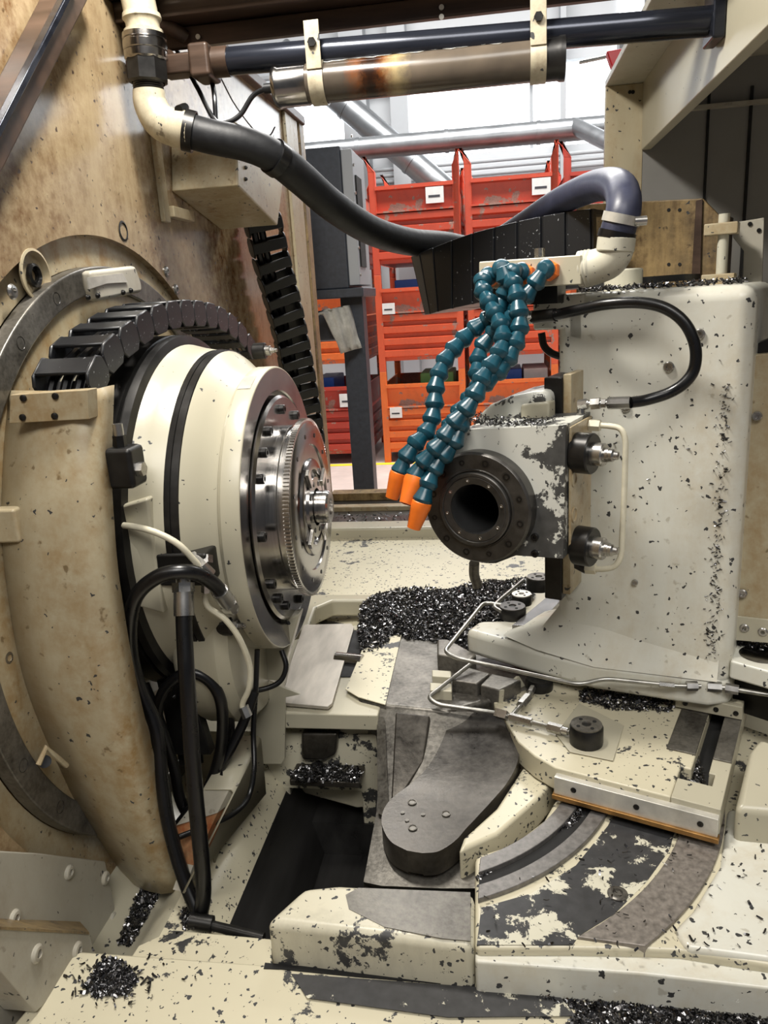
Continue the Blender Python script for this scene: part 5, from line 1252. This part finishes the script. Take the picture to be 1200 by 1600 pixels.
# deck behind, rear trough and rear sill
slab([(395, 1072), (545, 1104), (600, 1100), (690, 1110), (900, 1060), (900, 905), (588, 928), (560, 975), (455, 1000)], 0.794, 0.20, 'cream', 'rear_deck', 0.004)
MB().bx((-0.62, 1.2, 0.0), (1.3, 2.56, 0.70)).build('trough_floor', M['cream'], t_b)
MB().prism([V((-0.60, 1.45, 0.745)), V((1.2, 1.45, 0.745)), V((1.2, 2.18, 0.775)), V((-0.60, 2.18, 0.775))], EZ*-0.08).build('trough_slope', M['speck'], t_b)
MB().bx((-0.60, 2.14, 0.74), (1.2, 2.22, 0.805)).build('rear_step', M['cream'], t_b, bevel=0.01)
MB().bx((-0.60, 2.22, 0.70), (1.2, 2.40, 0.785)).build('rear_ledge', M['cast'], t_b)
MB().bx((-0.60, 2.40, 0.0), (1.2, 2.44, 0.800)).build('rear_sill', M['creamstain'], t_b, bevel=0.004)
MB().bx((-0.60, 2.44, 0.0), (1.2, 2.60, 0.770)).build('rear_rail', M['blacksteel'], t_b)
MB().bx((-0.60, 2.60, 0.0), (1.2, 2.66, 0.795)).build('rear_lip', M['rust'], t_b)
for px in (540,):
    c = PY(px, 829, 2.40); MB().lathe([(0.014, 0), (0.014, 0.004), (0.006, 0.006), (0, 0.006)], c, (0, -1, 0), 16).build('sill_bolt', M['fit'], t_b)
MB().prism([PZ(480, 985, .80), PZ(492, 950, .81), PZ(520, 938, .81), PZ(590, 938, .80), PZ(590, 928, .80), PZ(470, 928, .80), PZ(440, 985, .80)], EZ*-0.04).build('trough_corner', M['cream'], t_b, bevel=0.006)
# shaft and dark gap beside the chute plate
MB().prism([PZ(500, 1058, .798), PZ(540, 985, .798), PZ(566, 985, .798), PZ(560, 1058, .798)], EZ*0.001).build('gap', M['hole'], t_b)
MB().cyl(PZ(525, 1030, .80), PZ(566, 1034, .80), 0.014, 20).build('shaft', M['steelring'], t_b)
# pivot casting: plateau and sloping foot
P_ = lambda px, py, z: PZ(px, py, z)
cst = thing('pivot_casting', 'dark worn casting with a round-ended arm sloping from the swarf heap to the front block', 'casting', P_(640, 1200, 0.70))
MB().prism([P_(566, 1010, .803), P_(600, 985, .803), P_(830, 985, .803), P_(830, 1075, .803), P_(700, 1112, .803), P_(608, 1103, .803), P_(560, 1092, .803), P_(553, 1060, .803)], EZ*-0.15).build('plateau', M['castlight'], cst, bevel=0.008, seg=3)
MB().prism([P_(540, 1078, .8045), P_(568, 1012, .8045), P_(628, 990, .8045), P_(602, 1102, .8045), P_(560, 1090, .8045)], EZ*0.0015).build('painted_edge', M['speck'], cst)
rows = [[P_(590, 1096, .800), P_(614, 1104, .800), P_(700, 1112, .800), P_(800, 1112, .80)],
        [P_(597, 1150, .775), P_(618, 1160, .775), P_(690, 1165, .775), P_(800, 1165, .775)],
        [P_(588, 1270, .735), P_(612, 1280, .735), P_(690, 1285, .735), P_(800, 1285, .735)],
        [P_(568, 1378, .712), P_(596, 1384, .712), P_(690, 1388, .712), P_(790, 1388, .712)],
        [P_(568, 1400, .60), P_(596, 1405, .60), P_(690, 1408, .60), P_(790, 1408, .60)]]
b = MB(); b.loft(rows)
b.loft([[r[0] for r in rows], [r[0]+V((0.01, 0.03, -0.25)) for r in rows]])
b.build('sloping_foot', M['castlight'], cst, sharp=40)
b = MB()
b.loft([[P_(566, 1092, .795), P_(598, 1104, .795)], [P_(585, 1112, .79), P_(602, 1130, .787)], [P_(589, 1130, .78), P_(603, 1160, .778)], [P_(590, 1270, .742), P_(608, 1280, .742)]])
b.build('left_rib', M['castlight'], cst, sharp=60)
MB().prism([P_(618, 1112, .801), P_(672, 1118, .801), P_(662, 1190, .765), P_(610, 1270, .742)], V((0, 0.006, -0.012))).build('sunk_panel', M['cast'], cst, bevel=0.003)
# two upright lugs on the plateau
MB().prism([P_(683, 998, .835), P_(700, 998, .835), P_(745, 1022, .835), P_(735, 1030, .835), P_(683, 1022, .835)], EZ*-0.04).build('lug', M['castlight'], cst, bevel=0.004)
MB().prism([P_(675, 1046, .825), P_(705, 1048, .825), P_(705, 1058, .825), P_(675, 1056, .825)], EZ*-0.02).build('lug', M['cream'], cst, bevel=0.002)
MB().prism([P_(672, 1066, .82), P_(706, 1068, .82), P_(706, 1080, .82), P_(672, 1078, .82)], EZ*-0.02).build('lug', M['cream'], cst, bevel=0.002)
# pivot arm with round end
zk = 0.762
def edge(l, r, z, h, n=9):
    a, c = P_(*l, z), P_(*r, z)
    rowp = [a+EZ*-h]
    for k in range(n):
        f = k/(n-1); rowp.append(a.lerp(c, f))
    rowp.append(c+EZ*-h); return rowp
prof = [((704, 1108), (800, 1118), .800), ((702, 1125), (810, 1142), .792), ((694, 1150), (812, 1170), .783), ((680, 1180), (806, 1198), .774), ((662, 1206), (790, 1226), .767), ((640, 1226), (766, 1254), .763), ((617, 1243), (742, 1280), zk), ((602, 1260), (726, 1297), zk), ((596, 1280), (716, 1309), zk), ((600, 1298), (700, 1322), zk), ((612, 1316), (682, 1331), zk), ((636, 1329), (660, 1333), zk)]
lp_ = spline([V((*l, z)) for l, r, z in prof], 4); rp_ = spline([V((*r, z)) for l, r, z in prof], 4)
rows = [edge((l.x, l.y), (r.x, r.y), l.z, 0.035) for l, r in zip(lp_, rp_)]
lastrow = [p+V((0, 0, -0.033 if 0 < i < 10 else 0)) for i, p in enumerate(rows[-1])]
b = MB(); b.loft(rows+[lastrow])
arm = ao = b.build('pivot_arm', M['cast'], cst, sharp=45)
be = ao.modifiers.new('bevel', 'BEVEL'); be.width = 0.005; be.segments = 3; be.limit_method = 'ANGLE'; be.angle_limit = radians(45)
for q in ((644, 1254), (697, 1272), (645, 1294)):
    c = P_(*q, zk+0.0005); MB().lathe([(0.0062, 0), (0.0062, 0.0012), (0.0048, 0.0016), (0.0042, 0.0004), (0, 0.0004)], c, EZ, 20).build('plug_ring', M['castlight'], arm)
for q in ((629, 1270), (661, 1273), (636, 1282)):
    c = P_(*q, zk+0.0005); MB().lathe([(0.003, 0), (0.003, 0.0008), (0, 0.0005)], c, EZ, 14).build('small_plug', M['castlight'], arm)
# dark gap under the arm end
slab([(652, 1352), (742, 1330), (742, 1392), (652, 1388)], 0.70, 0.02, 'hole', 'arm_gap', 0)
# guide plate with the circular ways
YR = [(742, 1480), (742, 1343), (745, 1335), (800, 1318), (850, 1280), (880, 1228), (860, 1180), (1010, 1080), (1300, 1180), (1350, 1540), (1200, 1506), (1060, 1484), (1010, 1482), (890, 1480)]
slab(YR, ZB, 0.085, 'speck', 'guide_plate', 0.006, seg=3)
slab([(1052, 1450), (1082, 1420), (1125, 1350), (1136, 1262), (1300, 1262), (1400, 1530), (1205, 1496), (1070, 1478)], ZB+0.006, 0.02, 'column', 'right_plateau', 0.008, seg=3)
slab([(742, 1502), (1000, 1520), (1350, 1560), (1350, 1500), (742, 1478)], ZB-0.012, 0.06, 'column', 'plate_front', 0.004)
slab([(745, 1476), (752, 1418), (830, 1396), (900, 1352), (950, 1290), (972, 1246), (1062, 1272), (1046, 1328), (1010, 1378), (960, 1428), (905, 1462), (895, 1476)], ZB+0.0005, 0.005, 'peel', 'way_floor', 0)
# inner painted band next to the arm
slab([(716, 1330), (778, 1302), (842, 1246), (876, 1206), (818, 1196), (775, 1262), (724, 1308)], 0.760, 0.05, 'speck', 'inner_band', 0.006)
# circular ways: centre of the swivel
CX, CY = -0.175, 1.08
def way(r0, r1, q0, q1, m, name, dz, n=40, q0o=None):
    p0, p1 = PZ(*q0, ZB), PZ(*q1, ZB)
    po = PZ(*(q0o or q0), ZB); ao0 = atan2(po.y-CY, po.x-CX)
    a0 = atan2(p0.y-CY, p0.x-CX); a1 = atan2(p1.y-CY, p1.x-CX)
    top_o = [V((CX+r1*cos(ao0+(a1-ao0)*k/n), CY+r1*sin(ao0+(a1-ao0)*k/n), ZB+dz)) for k in range(n+1)]
    top_i = [V((CX+r0*cos(a0+(a1-a0)*k/n), CY+r0*sin(a0+(a1-a0)*k/n), ZB+dz)) for k in range(n+1)]
    MB().prism(top_o+top_i[::-1], EZ*-(dz+0.02)).build(name, M[m], t_b, bevel=0.0012)
def radii(qs): 
    r = [((PZ(*q, ZB+0.004).x-CX)**2+(PZ(*q, ZB+0.004).y-CY)**2)**0.5 for q in qs]; return sum(r)/len(r)
rA = radii([(745, 1338), (820, 1310), (880, 1262)]); rB = radii([(745, 1362), (830, 1330), (895, 1278)])
rC = radii([(745, 1382), (820, 1360), (900, 1300)]); rD = radii([(745, 1405), (820, 1383), (900, 1330), (950, 1270)])
rE = radii([(905, 1470), (980, 1418), (1030, 1350), (1052, 1310)]); rF = radii([(1010, 1482), (1080, 1408), (1112, 1350)])
way(rA, rB, (744, 1338), (925, 1205), 'guide', 'circular_way', 0.007, q0o=(744, 1363))
way(rC, rD, (744, 1382), (965, 1215), 'guide', 'circular_way', 0.007, q0o=(744, 1406))
way(rB, rC, (744, 1363), (945, 1210), 'hole', 'way_groove', 0.0008, q0o=(744, 1382))
way(rE, rF, (905, 1471), (1118, 1255), 'guidebrown', 'circular_way', 0.004, q0o=(1008, 1482))
c = PZ(965, 1397, ZB+0.001)
MB().lathe([(0.012, 0.0), (0.012, 0.0015), (0.0095, 0.003), (0.006, 0.003), (0.005, 0.0005), (0, 0.0005)], c, EZ, 20).build('way_bolt', M['castlight'], t_b)
# curved wall right of the table
MB().prism([P_(1148, 1262, .80), P_(1170, 1175, .82), P_(1186, 1150, .83), P_(1300, 1190, .83), P_(1300, 1275, .80)], EZ*-0.12).build('right_wall', M['cream'], t_b, bevel=0.01, seg=3)
# chute plate
t = thing('chute_plate', 'worn grey-beige plate with rounded corners beside the dark gap under the spindle', 'plate', P_(500, 1040, .80))
MB().prism([P_(440, 1098, .806), P_(452, 1040, .806), P_(474, 976, .806), P_(549, 974, .806), P_(553, 980, .806), P_(519, 1098, .806), P_(512, 1104, .806)], EZ*-0.006).build('plate_sheet', M['plate'], t, bevel=0.001)

# ================================================================ swarf heaps
def swarf(name, n, sampler, label, smin=0.003, smax=0.009, seed=1):
    R = random.Random(seed); verts = []; faces = []
    for _ in range(n):
        p, nr = sampler(R)
        L = R.uniform(smin, smax); w = L*R.uniform(0.25, 0.5); curl = R.uniform(0.2, 1.6); th = 0.0005
        rot = Matrix.Rotation(R.uniform(0, 2*pi), 3, 'Z') @ Matrix.Rotation(R.uniform(-0.9, 0.9), 3, 'X') @ Matrix.Rotation(R.uniform(-0.9, 0.9), 3, 'Y')
        base_ = len(verts); ns = 3
        for i in range(ns+1):
            a = (i/ns-0.5)*curl; x = L*(i/ns-0.5); z = L*0.5*(1-cos(a*1.3))
            taper = 1-0.55*abs(i/ns-0.45)
            for (yy, zz) in ((-w/2*taper, z), (w/2*taper, z), (w/2*taper, z+th), (-w/2*taper, z+th)):
                verts.append(p+rot @ V((x, yy, zz)))
        for i in range(ns):
            o_ = base_+4*i
            for k in range(4): faces.append((o_+k, o_+(k+1) % 4, o_+4+(k+1) % 4, o_+4+k))
        faces.append((base_+3, base_+2, base_+1, base_)); e = base_+4*ns; faces.append((e, e+1, e+2, e+3))
    c = sum(verts, V((0, 0, 0)))/len(verts); c.z = min(v.z for v in verts)
    me = bpy.data.meshes.new(name); me.from_pydata([v-c for v in verts], [], faces); me.materials.append(M['chip'])
    o = bpy.data.objects.new(name, me); COL.objects.link(o); o.location = c
    return tag(o, label, 'metal swarf', None, 'stuff')
def inside(p, poly):
    c = False; j = len(poly)-1
    for i in range(len(poly)):
        a, d = poly[i], poly[j]
        if (a[1] > p[1]) != (d[1] > p[1]) and p[0] < (d[0]-a[0])*(p[1]-a[1])/(d[1]-a[1])+a[0]: c = not c
        j = i
    return c
def poly_sampler(qs, z, h, dens=1.0, pl=None):
    P3 = [(pl or (lambda q: PZ(*q, z)))(q) for q in qs]; P2 = [(p.x, p.y) for p in P3]
    x0_, x1_ = min(p[0] for p in P2), max(p[0] for p in P2); y0_, y1_ = min(p[1] for p in P2), max(p[1] for p in P2)
    cx, cy = sum(p[0] for p in P2)/len(P2), sum(p[1] for p in P2)/len(P2)
    zf = z if not callable(z) else None
    def s(R):
        while True:
            x, y = R.uniform(x0_, x1_), R.uniform(y0_, y1_)
            if inside((x, y), P2): break
        d = min(((x-a[0])**2+(y-a[1])**2)**0.5 for a in P2)
        m_ = 0.6+0.4*noise.noise(V((x*14, y*14, 3.0)))
        hh = h*m_*min(1, d/0.05)
        return V((x, y, zf+R.uniform(0, max(hh, 0.0005)))), EZ
    return s
def heap_base(qs, z, h, name):
    pass
swarf('swarf_heap', 13000, poly_sampler([(565, 945), (590, 928), (700, 922), (790, 908), (830, 905), (835, 930), (770, 990), (730, 1018), (660, 1000), (615, 998), (590, 1020), (565, 1022), (560, 985)], 0.803, 0.022), 'big dark swarf heap on the bed beneath the dark flange', 0.005, 0.012, 1)
swarf('swarf_heap', 7000, poly_sampler([(800, 1545), (1000, 1560), (1300, 1575), (1300, 1680), (1100, 1680), (870, 1630), (900, 1580)], 0.688, 0.010), 'carpet of dark swarf along the bottom right front sill', 0.004, 0.010, 2)
swarf('swarf_heap', 700, poly_sampler([(450, 1212), (470, 1198), (545, 1195), (568, 1206), (560, 1222), (470, 1224)], zl, 0.014), 'small swarf heap on the ledge above the dark window in the pit', 0.004, 0.010, 3)
swarf('swarf_heap', 700, poly_sampler([(185, 1475), (215, 1400), (240, 1365), (262, 1365), (240, 1420), (205, 1478)], 0.601, 0.015), 'narrow swarf heap in the gutter under the curved guard', 0.005, 0.012, 4)
swarf('swarf_heap', 700, poly_sampler([(135, 1540), (160, 1500), (185, 1500), (215, 1530), (200, 1552), (150, 1556)], 0.69, 0.009), 'swarf heap in the corner at the left end of the front sill', 0.005, 0.012, 5)
swarf('swarf_heap', 500, poly_sampler([(1062, 1225), (1085, 1120), (1098, 1116), (1085, 1170), (1102, 1228)], 0.779, 0.016), 'swarf lying in the T-slot of the white table', 0.004, 0.010, 6)
swarf('swarf_heap', 700, poly_sampler([(910, 1075), (1050, 1095), (1050, 1112), (960, 1110), (905, 1095)], ZT+0.001, 0.005), 'swarf scattered on the table below the column foot', 0.004, 0.010, 7)
swarf('swarf_heap', 500, poly_sampler([(745, 1368), (900, 1285), (938, 1235), (925, 1235), (890, 1280), (745, 1375)], ZB+0.001, 0.003), 'swarf in the groove between the two circular ways', 0.004, 0.009, 8)
def strip_sampler(a, c, z, w, h):
    A, Cc = PZ(*a, z), PZ(*c, z)
    def s(R):
        p = A.lerp(Cc, R.random()); return p+V((R.gauss(0, w), R.gauss(0, w), R.uniform(0, h))), EZ
    return s
swarf('swarf_heap', 450, lambda R: (CL(R.uniform(-0.345, -0.12), 1.17+abs(R.gauss(0, 0.02)), 1.444+R.uniform(0, 0.006)), EZ), 'line of swarf along the top edge of the white column', 0.004, 0.010, 9)
swarf('swarf_heap', 220, lambda R: (V((R.uniform(-0.58, 0.0), 2.30+R.gauss(0, 0.03), 0.786+R.uniform(0, 0.01))), EZ), 'line of swarf on the rear ledge behind the bed', 0.006, 0.014, 10)
swarf('swarf_heap', 260, strip_sampler((1150, 1006), (1200, 1012), 0.901, 0.004, 0.006), 'strip of swarf on the white block under the narrow side panel', 0.004, 0.008, 11)
swarf('swarf_heap', 120, strip_sampler((290, 1420), (300, 1452), 0.668, 0.006, 0.008), 'little swarf tuft beside the hose lug in the gutter', 0.004, 0.009, 12)
swarf('swarf_heap', 260, poly_sampler([(320, 1232), (355, 1210), (380, 1165), (392, 1165), (362, 1234)], 0.745, 0.004), 'swarf on top of the sheet metal trunking', 0.004, 0.009, 13)
hx = LOC(PD(790, 640, 1.03))
swarf('swarf_heap', 900, lambda R: ((lambda p: (p, EZ))(CL(R.uniform(-0.50, -0.335), R.uniform(0.985, 1.08), zt_h+R.uniform(0, 0.004)))), 'swarf on top of the chipped tool head', 0.003, 0.008, 14) if False else None
zth = PD(800, 668, VH).z
swarf('swarf_heap', 420, lambda R: (CL(R.uniform(-0.47, -0.33), 0.975+abs(R.gauss(0, 0.04)), zth+R.uniform(0, 0.004)), EZ), 'swarf on the flat top of the chipped tool head', 0.003, 0.007, 14)
def bed_sc(R):
    while True:
        px, py = R.uniform(200, 1200), R.uniform(1180, 1600)
        if inside((px, py), [(742, 1400), (900, 1330), (970, 1245), (1200, 1290), (1200, 1500), (760, 1480)]): return PZ(px, py, ZB+0.008), EZ
swarf('loose_swarf', 90, bed_sc, 'loose swarf bits sprinkled over the right bed plate', 0.003, 0.008, 15)

def edge_sc(R):
    t_ = R.random()
    px = 1150-30*t_**1.0+R.gauss(0, 7)-10; py = 600+430*R.random()
    px = 1148-0.055*(py-560)+R.gauss(-12, 6)
    return PD(px, py, 1.1492), EZ
swarf('loose_swarf', 220, edge_sc, 'dark swarf bits stuck in a vertical band along the right edge of the white column', 0.003, 0.007, 16)
swarf('loose_swarf', 45, lambda R: (PD(R.uniform(900, 1130), R.uniform(560, 1000), 1.1492), EZ), 'few loose swarf bits stuck to the white column face', 0.002, 0.006, 17)

swarf('loose_swarf', 140, lambda R: (PZ(R.gauss(185, 38), R.gauss(1532, 16), 0.6905), EZ), 'loose swarf scattered around the heap at the left end of the front sill', 0.004, 0.010, 18)
